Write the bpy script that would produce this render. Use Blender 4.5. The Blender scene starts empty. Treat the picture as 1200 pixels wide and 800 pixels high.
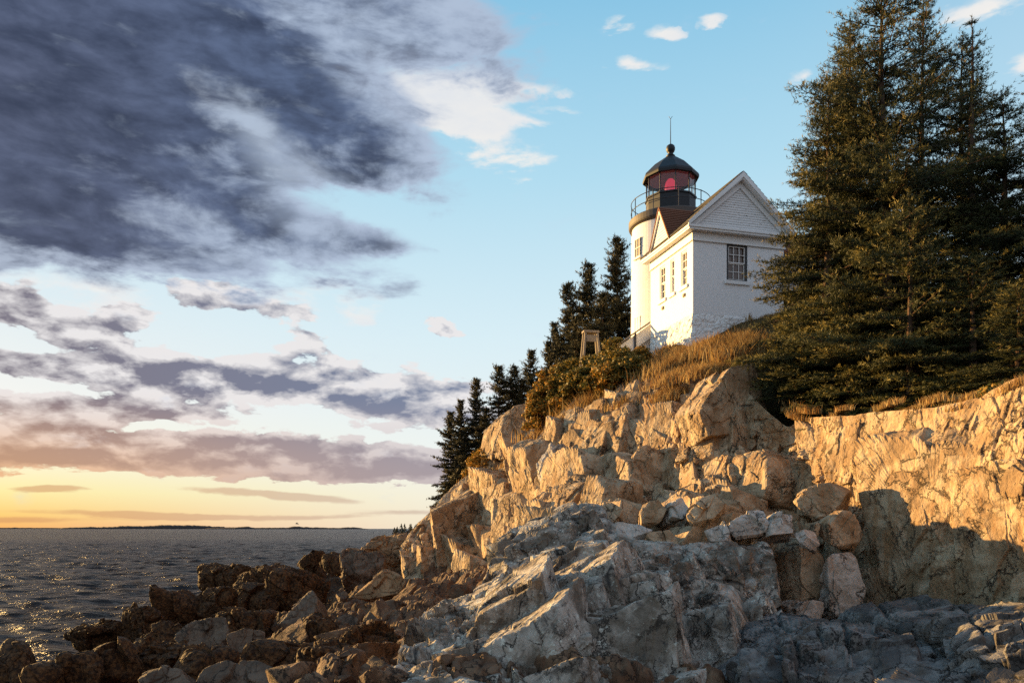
import bpy, math, random
import numpy as np
from mathutils import Vector, Matrix
R = math.radians
C = bpy.context.scene.collection
sc = bpy.context.scene

# ---------------------------------------------------------------- camera
F = 1200 * 28.0 / 36.0            # focal length in the units the sight lines below are written in
HY, CZ = 619.0, 5.0               # horizon row, eye height above the sea
cam_d = bpy.data.cameras.new('camera'); cam = bpy.data.objects.new('camera', cam_d); C.objects.link(cam)
cam.location = (0, 0, CZ); cam.rotation_euler = (R(90), 0, 0)
cam_d.lens = 28; cam_d.sensor_width = 36; cam_d.shift_y = (HY - 400) / 1200
cam_d.clip_start = 0.1; cam_d.clip_end = 60000
sc.camera = cam
def W(px, py, Y): return np.array(((px - 600) / F * Y, Y, CZ - (py - HY) / F * Y))

# ---------------------------------------------------------------- sun, sky, exposure
SUN_AZ, SUN_EL = -56.0, 8.0       # degrees right of straight ahead, above the horizon
sd = Vector((math.sin(R(SUN_AZ)) * math.cos(R(SUN_EL)), math.cos(R(SUN_AZ)) * math.cos(R(SUN_EL)), math.sin(R(SUN_EL))))
sun_d = bpy.data.lights.new('sun', 'SUN'); sun = bpy.data.objects.new('sun', sun_d); C.objects.link(sun)
sun_d.energy = 5.0; sun_d.angle = R(0.5); sun_d.color = (1.0, 0.61, 0.215)
sun.rotation_euler = sd.to_track_quat('Z', 'Y').to_euler()
sc.view_settings.view_transform = 'Standard'; sc.view_settings.look = 'None'
sc.view_settings.exposure = 1.6; sc.view_settings.gamma = 1.0; sc.view_settings.use_curve_mapping = False
sc.cycles.max_bounces = 6; sc.cycles.diffuse_bounces = 3; sc.cycles.glossy_bounces = 3; sc.cycles.transmission_bounces = 6
sc.cycles.transparent_max_bounces = 8; sc.cycles.use_denoising = False
sc.cycles.caustics_reflective = False; sc.cycles.caustics_refractive = False
sc.cycles.sample_clamp_indirect = 4.0; sc.cycles.sample_clamp_direct = 2.5

class N:
    """a socket with arithmetic, for writing node graphs as formulas"""
    def __init__(s, t, k): s.t, s.k = t, k
    def m(s, op, *a):
        n = s.t.nodes.new('ShaderNodeMath'); n.operation = op
        for i, x in enumerate((s,) + a):
            if isinstance(x, N): s.t.links.new(x.k, n.inputs[i])
            else: n.inputs[i].default_value = x
        return N(s.t, n.outputs[0])
    def __add__(s, o): return s.m('ADD', o)
    __radd__ = __add__
    def __sub__(s, o): return s.m('SUBTRACT', o)
    def __rsub__(s, o): return (s * -1.0) + o
    def __mul__(s, o): return s.m('MULTIPLY', o)
    __rmul__ = __mul__
    def __truediv__(s, o): return s.m('DIVIDE', o)
    def __rtruediv__(s, o): return (s * 0.0 + o).m('DIVIDE', s)
    def __pow__(s, o): return s.m('POWER', o)
    def clamp(s):
        r = s.m('ADD', 0.0); r.k.node.use_clamp = True; return r
def step(x, a, b):
    n = x.t.nodes.new('ShaderNodeMapRange'); n.interpolation_type = 'SMOOTHSTEP'
    x.t.links.new(x.k, n.inputs[0])
    for i, v in enumerate((a, b, 0.0, 1.0)): n.inputs[1 + i].default_value = v
    return N(x.t, n.outputs[0])
def ramp(x, stops, interp='LINEAR'):
    n = x.t.nodes.new('ShaderNodeValToRGB'); x.t.links.new(x.k, n.inputs[0]); cr = n.color_ramp; cr.interpolation = interp
    while len(cr.elements) < len(stops): cr.elements.new(0.5)
    for e, (p, c) in zip(cr.elements, stops):
        e.position = p; e.color = (*c, 1) if len(c) == 3 else c
    return N(x.t, n.outputs[0])
def mix(t, f, a, b, mode='MIX'):
    n = t.nodes.new('ShaderNodeMix'); n.data_type = 'RGBA'; n.blend_type = mode
    for k, x in ((0, f), (6, a), (7, b)):
        if isinstance(x, N): t.links.new(x.k, n.inputs[k])
        else: n.inputs[k].default_value = x if k == 0 else (*x, 1)
    return N(t, n.outputs[2])
def noise(t, vec, scale, detail=5, rough=0.55, dist=0.0, dim='3D', col=False):
    n = t.nodes.new('ShaderNodeTexNoise'); n.noise_dimensions = dim
    if vec is not None: t.links.new(vec.k, n.inputs['Vector'])
    n.inputs['Scale'].default_value = scale; n.inputs['Detail'].default_value = detail
    n.inputs['Roughness'].default_value = rough; n.inputs['Distortion'].default_value = dist
    return N(t, n.outputs[1 if col else 0])
def xyz(t, v):
    n = t.nodes.new('ShaderNodeSeparateXYZ'); t.links.new(v.k, n.inputs[0]); return [N(t, o) for o in n.outputs]
def comb(t, *a):
    n = t.nodes.new('ShaderNodeCombineXYZ')
    for i, x in enumerate(a):
        if isinstance(x, N): t.links.new(x.k, n.inputs[i])
        else: n.inputs[i].default_value = x
    return N(t, n.outputs[0])
def lin(*c):                                       # sRGB 0..255 -> linear
    return tuple(((v / 255 + .055) / 1.055) ** 2.4 if v > 10 else v / 255 / 12.92 for v in c)

# ---------------------------------------------------------------- the sky
world = bpy.data.worlds.new('World'); sc.world = world; world.use_nodes = True
t = world.node_tree; t.nodes.clear()
out = t.nodes.new('ShaderNodeOutputWorld'); bg = t.nodes.new('ShaderNodeBackground'); t.links.new(bg.outputs[0], out.inputs[0])
tc = t.nodes.new('ShaderNodeTexCoord'); D = N(t, tc.outputs['Generated'])
dx, dy, dz = xyz(t, D)
hyp = (dx * dx + dy * dy).m('SQRT')
az = dx.m('ARCTAN2', dy)                            # radians right of straight ahead
el = dz / (hyp + 1e-4)                              # tangent of the elevation
elc = el.m('MAXIMUM', 0.0).m('MINIMUM', 2.0)
sky = t.nodes.new('ShaderNodeTexSky'); sky.sky_type = 'NISHITA'; sky.sun_disc = False
sky.sun_elevation = R(SUN_EL); sky.sun_rotation = R(SUN_AZ); sky.dust_density = 1.5; sky.ozone_density = 1.5
nsky = N(t, sky.outputs[0])
# clear air: colour by elevation, warmer towards the sun
gx = elc * 1.25
cool = ramp(gx, [(0.0, lin(250, 240, 218)), (0.05, lin(250, 246, 230)), (0.12, lin(244, 250, 248)), (0.3, lin(222, 244, 252)),
                 (0.55, lin(182, 226, 246)), (0.85, lin(138, 200, 234)), (1.0, lin(100, 165, 210))])
warm = ramp(gx, [(0.0, lin(250, 172, 80)), (0.018, lin(255, 204, 100)), (0.05, lin(255, 238, 160)), (0.10, lin(255, 250, 220)), (0.18, lin(248, 248, 244)),
                 (0.35, lin(222, 240, 248)), (0.7, lin(160, 205, 232)), (1.0, lin(110, 170, 212))])
dazs = (az - R(SUN_AZ)).m('ABSOLUTE')
air = mix(t, 1.0 - step(dazs, 0.25, 1.02), cool, warm)
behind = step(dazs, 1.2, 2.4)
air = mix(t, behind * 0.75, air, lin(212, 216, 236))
nsc = t.nodes.new('ShaderNodeVectorMath'); nsc.operation = 'SCALE'; t.links.new(nsky.k, nsc.inputs[0]); nsc.inputs['Scale'].default_value = 0.08
air = mix(t, 0.07, air, N(t, nsc.outputs[0]))
# the cloud sheet: noise on a horizontal layer, so clouds shorten towards the horizon
inv = 1.0 / (dz.m('MAXIMUM', 0.0) + 0.13)
P = comb(t, dx * inv, dy * inv, 0.0)
def cloudnoise(scale, detail, rough, off, dist=0.3):
    n = t.nodes.new('ShaderNodeVectorMath'); n.operation = 'ADD'; t.links.new(P.k, n.inputs[0]); n.inputs[1].default_value = off
    return noise(t, N(t, n.outputs[0]), scale, detail, rough, dist)
n1 = cloudnoise(1.1, 9, 0.60, (3.1, 7.7, 0))
n2 = cloudnoise(3.2, 8, 0.62, (9.4, 1.2, 4))
n3 = cloudnoise(2.0, 4, 0.5, (5.0, 5.0, 9))
Q = comb(t, az, el * 2.1, 3.0)
n4 = noise(t, Q, 9.0, 9, 0.6, 0.4)                 # puffs
n5 = noise(t, comb(t, az, el * 2.0, 8.0), 19.0, 8, 0.56, 0.25)
n6 = noise(t, comb(t, az, el * 2.0 + 0.035, 8.0), 19.0, 8, 0.56, 0.25)   # the same puffs a little higher up: what shades them from above
# warped angular coordinates for the masks that say where the clouds are
V = comb(t, az + (n1 - 0.5) * 0.16, el + (n2 - 0.5) * (step(el, 0.05, 0.32) * 0.045 + 0.004) + (n4 - 0.5) * (step(el, 0.0, 0.2) * 0.042 + 0.008), 0.0)
def A(px): return math.atan((px - 600) / F)
def blob(px, py, rx, ry, rot=0.0, edge=None):
    a = A(px); e = (HY - py) / F * math.cos(a)
    n = t.nodes.new('ShaderNodeMapping'); n.vector_type = 'TEXTURE'; t.links.new(V.k, n.inputs[0])
    n.inputs['Location'].default_value = (a, e, 0); n.inputs['Rotation'].default_value = (0, 0, R(rot))
    n.inputs['Scale'].default_value = (rx / F * math.cos(a) ** 2, ry / F * math.cos(a), 1)
    g = t.nodes.new('ShaderNodeTexGradient'); g.gradient_type = 'SPHERICAL'; t.links.new(n.outputs[0], g.inputs[0])
    return N(t, g.outputs[1])
def field(lst):
    s = None
    for (px, py, rx, ry, rot, w) in lst:
        b = blob(px, py, rx, ry, rot) * w
        s = b if s is None else s + b
    return s
# dark bank, upper left
BIG = [(40, 60, 420, 170, -6, 2.2), (230, 110, 330, 130, -10, 1.8), (60, 230, 330, 110, 0, 1.9), (330, 60, 260, 110, -25, 1.2), (520, 50, 150, 60, -20, 1.0),
       (400, 160, 200, 60, -25, 1.0), (300, 270, 230, 60, -12, 1.4), (440, 280, 90, 22, -8, .9), (240, 320, 150, 28, -5, 1.1), (90, 270, 180, 40, 0, 1.0),
       (-160, 150, 300, 220, 0, 2.0), (230, -60, 520, 120, 0, 1.8)]
MID = [(240, 345, 70, 20, 0, .9), (120, 400, 90, 16, 4, .9), (400, 430, 110, 18, -4, .9), (560, 490, 110, 12, 0, .8), (60, 372, 100, 24, 4, 1.3), (150, 372, 60, 22, 0, 1.0), (-10, 350, 80, 30, 0, 1.0), (60, 425, 170, 26, 3, 1.2), (180, 440, 160, 34, -2, 1.5), (320, 365, 60, 20, 0, .95), (350, 400, 55, 14, -22, .9),
       (320, 450, 130, 30, -4, 1.4), (430, 470, 170, 26, -4, 1.4), (520, 455, 110, 18, 0, 1.0), (60, 478, 200, 24, 3, 1.2), (200, 480, 150, 20, 0, 1.0), (470, 500, 100, 8, 0, .7),
       (300, 535, 330, 32, -1, 1.7), (120, 530, 280, 26, 5, 1.4), (440, 550, 150, 22, 0, 1.3), (30, 500, 160, 18, 0, 1.0), (519, 383, 32, 11, -12, 1.0), (640, 470, 90, 14, 0, .5)]
LOW = [(320, 580, 130, 7, -4, 1.4), (60, 573, 70, 5, 0, 1.3), (160, 603, 170, 5, -2, 1.0), (300, 606, 220, 5, 1, 1.0), (480, 600, 90, 4, 0, .8), (0, 608, 120, 6, 0, .9)]
WHI = [(540, 150, 120, 48, -22, 2.3), (490, 105, 130, 60, -10, 1.7), (620, 145, 60, 14, -18, 1.1), (560, 90, 90, 30, -10, .8), (300, 150, 110, 34, -35, 1.4), (330, 345, 140, 40, 0, .8), (60, 335, 170, 26, 0, 1.0),
       (600, 215, 30, 7, -5, 1.0), (718, 28, 26, 14, 10, 1.2), (770, 36, 26, 11, 0, 1.2), (740, 76, 46, 12, -14, 1.2), (825, 22, 26, 8, 0, 1.1), (700, 85, 26, 8, 0, .7), (1155, 8, 70, 22, -5, 1.4), (935, 88, 24, 10, 0, 1.1),
       (1195, 70, 30, 16, 0, .9), (620, 100, 50, 10, -10, .7), (650, 130, 50, 9, -10, .9)]
tex = (n1 - 0.5) * 1.2 + (n2 - 0.5) * 1.0 + (n4 - 0.5) * 2.6 + (n5 - 0.5) * 1.6
fb = field(BIG); fm = field(MID); fl = field(LOW); fw = field(WHI)
gate = lambda f: step(f, 0.01, 0.12)
big = step(fb + tex * 0.55, 0.12, 0.75) * gate(fb)
mid = step(fm * 1.25 + (n5 - 0.5) * 3.4 + (n2 - 0.5) * 0.9 + (n1 - 0.5) * 0.6, 0.22, 0.50) * gate(fm)
low = step(fl + (n5 - 0.5) * 0.7, 0.10, 0.65) * gate(fl)
whi = step(fw * .8 + tex * 1.1, 0.15, 1.0) * gate(fw)
# thickness -> colour of the cloud: thin edges pale, thick bodies slate
thick_b = step(fb + (n2 - 0.5) * 1.8 + (n1 - 0.5) * 2.6 + (n4 - 0.5) * 2.8 + (n5 - 0.5) * 2.4, 0.3, 2.0)
thick_m = (step(fm + (n5 - 0.5) * 2.6 + (n3 - 0.5) * 1.2, 0.35, 1.2) * 0.66 + (n6 - n5) * 4.2 + (n4 - 0.5) * 0.8 + 0.10).clamp()
near_sun = 1.0 - step(dazs, 0.30, 0.95)
lowel = 1.0 - step(el, 0.03, 0.17)
purple = mix(t, 1.0 - step(az, -0.55, -0.25), lin(96, 118, 158), lin(100, 96, 116))
body = mix(t, n3, purple, lin(58, 66, 94))
tone = step((n5 - 0.5) * 0.9 + (n4 - 0.5) * 1.1 + (n6 - n5) * 0.9 + (n1 - 0.5) * 0.7, -0.38, 0.36)
body = mix(t, tone, mix(t, 0.50, body, lin(108, 122, 154)), lin(52, 58, 82))
c_big = mix(t, thick_b, mix(t, 0.22, lin(192, 206, 226), purple), body)
c_mid = mix(t, thick_m, lin(236, 232, 232), mix(t, near_sun, lin(108, 120, 150), lin(116, 106, 120)))
c_mid = mix(t, lowel * 0.92, c_mid, mix(t, near_sun, lin(186, 172, 176), lin(242, 172, 98)))
c_mid = mix(t, lowel * thick_m * 0.45, c_mid, lin(140, 122, 130))
c_low = mix(t, near_sun, lin(200, 176, 160), lin(214, 150, 98))
c_whi = mix(t, (n2 - 0.5) * 2.0 * 0.8 + 0.3, lin(253, 246, 236), lin(214, 222, 236))
col = mix(t, whi * 0.92, air, c_whi)
col = mix(t, low * 0.62, col, c_low)
col = mix(t, mid * 0.93, col, c_mid)
col = mix(t, big * 0.97, col, c_big)
brk = step(blob(300, 150, 130, 50, -40) + (n5 - 0.5) * 1.6 + (n4 - 0.5) * 1.2, 0.15, 1.1)
col = mix(t, brk * 0.7, col, lin(200, 216, 236))
# scattered cloud over the rest of the sky, out of frame
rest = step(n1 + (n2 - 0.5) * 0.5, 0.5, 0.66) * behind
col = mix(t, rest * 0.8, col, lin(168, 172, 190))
# what the sea and ground send back from under the horizon
col = mix(t, step(dz * -1.0, 0.0, 0.02), col, lin(70, 72, 82))
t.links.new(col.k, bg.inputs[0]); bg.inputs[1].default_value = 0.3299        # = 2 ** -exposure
world.cycles.sampling_method = 'MANUAL'; world.cycles.sample_map_resolution = 512

# ================================================================ numpy noise
def hsh(ix, iy, iz, seed):
    h = (ix.astype(np.int64) * 374761393 + iy.astype(np.int64) * 668265263 + iz.astype(np.int64) * 2147483647 + seed * 1274126177) & 0xFFFFFFFF
    h = ((h ^ (h >> 13)) * 1274126177) & 0xFFFFFFFF
    h = ((h ^ (h >> 16)) * 2246822519) & 0xFFFFFFFF
    return (h ^ (h >> 15)) & 0xFFFFFFFF
def rnd(h, k):
    h = ((h + k * 0x9E3779B9) & 0xFFFFFFFF); h = ((h ^ (h >> 15)) * 2246822519) & 0xFFFFFFFF
    h = ((h ^ (h >> 13)) * 3266489917) & 0xFFFFFFFF
    return ((h ^ (h >> 16)) & 0xFFFFFFFF) / 4294967295.0
def vnoise(p, seed=0):
    i = np.floor(p).astype(np.int64); f = p - i; f = f * f * f * (f * (f * 6 - 15) + 10)
    r = np.zeros(len(p))
    for a in (0, 1):
        for b in (0, 1):
            for c in (0, 1):
                w = (f[:, 0] if a else 1 - f[:, 0]) * (f[:, 1] if b else 1 - f[:, 1]) * (f[:, 2] if c else 1 - f[:, 2])
                r += w * rnd(hsh(i[:, 0] + a, i[:, 1] + b, i[:, 2] + c, seed), 1)
    return r * 2 - 1
def fbm(p, oct=4, seed=0, gain=0.5):
    s = np.zeros(len(p)); a = 1.0; q = np.array(p, float)
    for o in range(oct):
        s += a * vnoise(q, seed + o * 17); a *= gain; q = q * 2.03 + 11.3
    return s
def voro(p, seed):
    i = np.floor(p).astype(np.int64); n = len(p)
    f1 = np.full(n, 1e9); f2 = np.full(n, 1e9); hid = np.zeros(n, np.int64); vec = np.zeros((n, 3))
    for a in (-1, 0, 1):
        for b in (-1, 0, 1):
            for c in (-1, 0, 1):
                cx, cy, cz = i[:, 0] + a, i[:, 1] + b, i[:, 2] + c
                h = hsh(cx, cy, cz, seed)
                d = np.stack((p[:, 0] - cx - rnd(h, 1), p[:, 1] - cy - rnd(h, 2), p[:, 2] - cz - rnd(h, 3)), 1)
                q = (d * d).sum(1); nb = q < f1
                f2 = np.where(nb, f1, np.minimum(f2, q)); f1 = np.where(nb, q, f1)
                hid = np.where(nb, h, hid); vec = np.where(nb[:, None], d, vec)
    return np.sqrt(f1), np.sqrt(f2), hid, vec
def sstep(x, a, b):
    x = np.clip((x - a) / (b - a), 0, 1); return x * x * (3 - 2 * x)
# joints of the rock: steep, leaning right, seen in blocks taller than wide
_T = np.array(Matrix.Rotation(R(14), 3, 'Y')) @ np.array(Matrix.Rotation(R(20), 3, 'Z'))
def jitter1(u, seed, k=.38):
    i = np.floor(u).astype(np.int64); z0 = np.zeros_like(i)
    e0 = i + k * (rnd(hsh(i, z0, z0, seed), 1) - .5) * 2 * .8; e1 = i + 1 + k * (rnd(hsh(i + 1, z0, z0, seed), 1) - .5) * 2 * .8
    below = u < e0; above = u >= e1
    j = i - below + above
    lo = j + k * (rnd(hsh(j, z0, z0, seed), 1) - .5) * 2 * .8; hi = j + 1 + k * (rnd(hsh(j + 1, z0, z0, seed), 1) - .5) * 2 * .8
    return j, (u - lo) / (hi - lo) - .5, hi - lo
def blocks(q, size, seed):
    """jointed rock: near-rectangular blocks in a tilted frame, each its own offset and its own tilt"""
    ju, lu, wu = jitter1(q[:, 0] / size[0], seed)
    z0 = np.zeros_like(ju); hu = hsh(ju, z0, z0, seed + 1)
    jw, lw, ww = jitter1(q[:, 2] / size[2] + rnd(hu, 2) * 7.3 + q[:, 0] / size[0] * (rnd(hu, 3) - .5) * .5, seed + 2)
    hw = hsh(ju, jw, z0, seed + 3)
    jt, lt, wt = jitter1(q[:, 1] / size[1] + rnd(hw, 2) * 7.3, seed + 4)
    h = hsh(ju, jw, jt, seed + 5)
    e = np.minimum(np.minimum((.5 - np.abs(lu)) * wu * size[0], (.5 - np.abs(lw)) * ww * size[2]), (.5 - np.abs(lt)) * wt * size[1])
    return h, np.stack((lu, lt, lw), 1), e
def rockdisp(p, amp=1.0, layers=((3.0, 1.0), (1.25, .5), (.5, .2)), seed=3, stretch=1.7, crack=.5, rough=1.0, bias=.25):
    warp = np.stack((fbm(p * .28, 2, 5), fbm(p * .28, 2, 8), fbm(p * .28, 2, 9)), 1)
    q = p @ _T.T + .5 * warp + .03 * np.stack((fbm(p * 2.2, 3, 15), fbm(p * 2.2, 3, 18), fbm(p * 2.2, 3, 19)), 1)
    s = np.zeros(len(p)); act = 0.3 + 0.7 * sstep(fbm(p * .3, 2, seed + 40), -.45, .5)
    for k, (size, a) in enumerate(layers):
        h, l, e = blocks(q, (size, size * 2.8, size * (stretch if k < 2 else 1.15)), seed + k * 11)
        g = np.stack((rnd(h, 5) - .5 + bias, rnd(h, 6) - .5, rnd(h, 7) - .5), 1)
        d = (rnd(h, 4) - .5) * a * .95 + (l * g * (1, .5, 1)).sum(1) * a * 1.9
        d -= (1 - sstep(e, 0, .035 * size)) * a * crack * (.06 + .94 * (rnd(h, 8) > .68)) + (1 - sstep(e, 0, .06 * size)) * a * .05
        s += d * (act if k >= 1 else 1.0)
    f1, f2, h, v = voro(q / np.array((.55, .55, .75)), seed + 71)
    g = np.stack((rnd(h, 5), rnd(h, 6), rnd(h, 7)), 1) - .5
    s += act * rough * ((v * g).sum(1) * .50 + (rnd(h, 4) - .5) * .12 - .03 * (1 - sstep(f2 - f1, 0, .08)))
    f1, f2, h, v = voro(q / np.array((.2, .2, .26)), seed + 91)
    g = np.stack((rnd(h, 5), rnd(h, 6), rnd(h, 7)), 1) - .5
    s += (.25 + .75 * act) * rough * ((v * g).sum(1) * .17 + (rnd(h, 4) - .5) * .02)
    s += .022 * rough * fbm(p * 6, 3, 77)
    return s * amp

def chipdisp(p, amp=1.0, seed=3):
    """small broken facets and grain for the faces of separate blocks"""
    q = p @ _T.T + .06 * np.stack((fbm(p * 1.7, 2, 15), fbm(p * 1.7, 2, 18), fbm(p * 1.7, 2, 19)), 1); s = np.zeros(len(p))
    act = .35 + .65 * sstep(fbm(p * .8, 2, seed + 40), -.4, .5)
    for k, (sz, tl, st, gr) in enumerate((((.8, .8, 1.2), .46, .08, .04), ((.3, .3, .42), .22, .03, .02), ((.12, .12, .16), .08, .012, 0))):
        f1, f2, h, v = voro(q / np.array(sz), seed + 31 * k); g = np.stack((rnd(h, 5), rnd(h, 6), rnd(h, 7)), 1) - .5
        s += ((v * g).sum(1) * tl + (rnd(h, 4) - .5) * st - gr * (1 - sstep(f2 - f1, 0, .07)) * (rnd(h, 9) > .4)) * (act if k else 1)
    return amp * (s + .03 * fbm(p * 3.0, 4, 77))

# ================================================================ mesh helpers
def tag(o, label=None, cat=None, group=None, kind=None):
    for k, v in (('label', label), ('category', cat), ('group', group), ('kind', kind)):
        if v: o[k] = v
    return o
def mesh_np(name, v, faces, mat, parent=None, smooth=False, attr=None):
    """v (n,3); faces an (m,k) array, or a list of such arrays with different k"""
    me = bpy.data.meshes.new(name); v = np.asarray(v, np.float32)
    fl = faces if isinstance(faces, list) else [faces]
    fl = [np.asarray(f, np.int32) for f in fl if len(f)]
    me.vertices.add(len(v)); me.vertices.foreach_set('co', v.ravel())
    tot = sum(f.size for f in fl); me.loops.add(tot); me.loops.foreach_set('vertex_index', np.concatenate([f.ravel() for f in fl]))
    cnt = np.concatenate([np.full(len(f), f.shape[1], np.int32) for f in fl])
    me.polygons.add(len(cnt)); me.polygons.foreach_set('loop_start', np.concatenate(([0], np.cumsum(cnt)[:-1])).astype(np.int32))
    me.polygons.foreach_set('use_smooth', np.full(len(cnt), smooth))
    me.update(calc_edges=True)
    if attr is not None:
        for an, av in attr.items():
            a = me.attributes.new(an, 'FLOAT', 'POINT'); a.data.foreach_set('value', np.asarray(av, np.float32))
    if mat: me.materials.append(mat)
    o = bpy.data.objects.new(name, me); C.objects.link(o)
    if parent: o.parent = parent
    return o
def grid_faces(nu, nv):
    a = np.arange((nu - 1) * (nv - 1)); i = a // (nv - 1); j = a % (nv - 1); b = i * nv + j
    return np.stack((b, b + nv, b + nv + 1, b + 1), 1)
def grid_normals(G):
    du = np.gradient(G, axis=0); dv = np.gradient(G, axis=1); n = np.cross(du, dv)
    return n / (np.linalg.norm(n, axis=2, keepdims=True) + 1e-9)
class TPS:
    def __init__(s, pts, vals, reg=0.0):
        P = np.asarray(pts, float); s.m = P.mean(0); s.sc = P.std(); P = (P - s.m) / s.sc; n = len(P); s.P = P
        K = s.k(P, P) + np.eye(n) * reg; Q = np.hstack((np.ones((n, 1)), P))
        A = np.block([[K, Q], [Q.T, np.zeros((3, 3))]]); s.w = np.linalg.solve(A, np.concatenate((vals, np.zeros(3))))
    def k(s, a, b):
        d = ((a[:, None] - b[None]) ** 2).sum(2); return .5 * d * np.log(d + 1e-12)
    def __call__(s, q):
        q = (np.asarray(q, float) - s.m) / s.sc; o = np.empty(len(q))
        for i in range(0, len(q), 50000):
            c = q[i:i + 50000]; o[i:i + 50000] = s.k(c, s.P) @ s.w[:-3] + np.hstack((np.ones((len(c), 1)), c)) @ s.w[-3:]
        return o
class MB:
    """collects simple solids into one mesh"""
    def __init__(s): s.v, s.f = [], []
    def add(s, vs, fs):
        b = len(s.v); s.v += [tuple(map(float, q)) for q in vs]; s.f += [[b + i for i in f] for f in fs]; return s
    def box(s, x0, x1, y0, y1, z0, z1):
        return s.add([(x, y, z) for x in (x0, x1) for y in (y0, y1) for z in (z0, z1)],
                     [(0, 1, 3, 2), (4, 6, 7, 5), (0, 4, 5, 1), (2, 3, 7, 6), (0, 2, 6, 4), (1, 5, 7, 3)])
    def bar(s, a, b, w, h=None, up=(0, 0, 1)):
        a, b = Vector(a), Vector(b); d = (b - a).normalized(); u = Vector(up)
        if abs(d.dot(u)) > .98: u = Vector((0, 1, 0))
        x = d.cross(u).normalized() * w / 2; y = x.cross(d).normalized() * (h or w) / 2
        return s.add([a - x - y, a + x - y, a + x + y, a - x + y, b - x - y, b + x - y, b + x + y, b - x + y],
                     [(3, 2, 1, 0), (4, 5, 6, 7), (0, 1, 5, 4), (1, 2, 6, 5), (2, 3, 7, 6), (3, 0, 4, 7)])
    def tube(s, pts, rad, n=8, caps=True):
        pts = [Vector(p) for p in pts]; rad = rad if hasattr(rad, '__len__') else [rad] * len(pts); vs, fs = [], []
        for i, p in enumerate(pts):
            d = (pts[min(i + 1, len(pts) - 1)] - pts[max(i - 1, 0)]).normalized()
            u = Vector((0, 0, 1)) if abs(d.z) < .9 else Vector((1, 0, 0))
            x = d.cross(u).normalized(); y = d.cross(x)
            for k in range(n):
                a = 2 * math.pi * k / n; vs.append(p + (x * math.cos(a) + y * math.sin(a)) * rad[i])
        for i in range(len(pts) - 1):
            for k in range(n): fs.append((i * n + k, i * n + (k + 1) % n, (i + 1) * n + (k + 1) % n, (i + 1) * n + k))
        if caps: fs += [tuple(range(n - 1, -1, -1)), tuple(range((len(pts) - 1) * n, len(pts) * n))]
        return s.add(vs, fs)
    def lathe(s, prof, n=32, c=(0, 0), ph=0.0, caps=True):
        vs = [(c[0] + r * math.cos(2 * math.pi * k / n + ph), c[1] + r * math.sin(2 * math.pi * k / n + ph), z) for r, z in prof for k in range(n)]
        fs = [(i * n + k, i * n + (k + 1) % n, (i + 1) * n + (k + 1) % n, (i + 1) * n + k) for i in range(len(prof) - 1) for k in range(n)]
        if caps: fs += [tuple(range(n - 1, -1, -1)), tuple(range((len(prof) - 1) * n, len(prof) * n))]
        return s.add(vs, fs)
    def prism(s, poly, a, b):
        """poly of 3D points, extruded from offset a to offset b (vectors)"""
        n = len(poly); a, b = Vector(a), Vector(b)
        return s.add([Vector(p) + a for p in poly] + [Vector(p) + b for p in poly],
                     [tuple(range(n - 1, -1, -1)), tuple(range(n, 2 * n))] + [(i, (i + 1) % n, n + (i + 1) % n, n + i) for i in range(n)])
    def build(s, name, mat, parent=None, smooth=False, bevel=0.0):
        me = bpy.data.meshes.new(name); me.from_pydata(s.v, [], s.f); me.update()
        import bmesh
        bm = bmesh.new(); bm.from_mesh(me); bmesh.ops.recalc_face_normals(bm, faces=bm.faces[:])
        if bevel: bmesh.ops.bevel(bm, geom=bm.edges[:], offset=bevel, segments=1, affect='EDGES')
        bm.to_mesh(me); bm.free()
        if smooth:
            for p in me.polygons: p.use_smooth = True
        if mat: me.materials.append(mat)
        o = bpy.data.objects.new(name, me); C.objects.link(o)
        if parent: o.parent = parent
        return o
def empty(name, loc, rz=0.0):
    o = bpy.data.objects.new(name, None); o.empty_display_size = .3; C.objects.link(o); o.location = loc; o.rotation_euler = (0, 0, rz); return o
def copy_tree(o, parent=None):
    c = o.copy(); C.objects.link(c); c.parent = parent
    for ch in [x for x in bpy.data.objects if x.parent == o]: copy_tree(ch, c)
    return c

# ================================================================ materials
def mat_new(name, rough=.8, spec=.3):
    m = bpy.data.materials.new(name); m.use_nodes = True; b = m.node_tree.nodes['Principled BSDF']
    b.inputs['Roughness'].default_value = rough; b.inputs['Specular IOR Level'].default_value = spec
    return m, m.node_tree, b
def bump(t, b, h, strength=.5, dist=.05):
    n = t.nodes.new('ShaderNodeBump'); n.inputs['Strength'].default_value = strength; n.inputs['Distance'].default_value = dist
    t.links.new(h.k, n.inputs['Height']); t.links.new(n.outputs[0], b.inputs['Normal'])
def setc(t, b, c):
    if isinstance(c, N): t.links.new(c.k, b.inputs['Base Color'])
    else: b.inputs['Base Color'].default_value = (*c, 1)
def plain(name, c, rough=.6, spec=.3, metal=0.0, var=.15, scale=3.0):
    m, t, b = mat_new(name, rough, spec); b.inputs['Metallic'].default_value = metal
    g = t.nodes.new('ShaderNodeTexCoord'); n = noise(t, N(t, g.outputs['Object']), scale, 6, .6)
    setc(t, b, mix(t, n, tuple(x * (1 - var) for x in c), tuple(min(1, x * (1 + var)) for x in c))); return m
def vvec(t, P, s):
    n = t.nodes.new('ShaderNodeVectorMath'); n.operation = 'MULTIPLY'; t.links.new(P.k, n.inputs[0]); n.inputs[1].default_value = s; return N(t, n.outputs[0])
def cracks(t, P, scale, w, rand=1.0):
    v = t.nodes.new('ShaderNodeTexVoronoi'); v.feature = 'DISTANCE_TO_EDGE'; v.inputs['Scale'].default_value = scale
    t.links.new(P.k, v.inputs['Vector']); v.inputs['Randomness'].default_value = rand
    return step(N(t, v.outputs['Distance']), 0.0, w)
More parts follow.
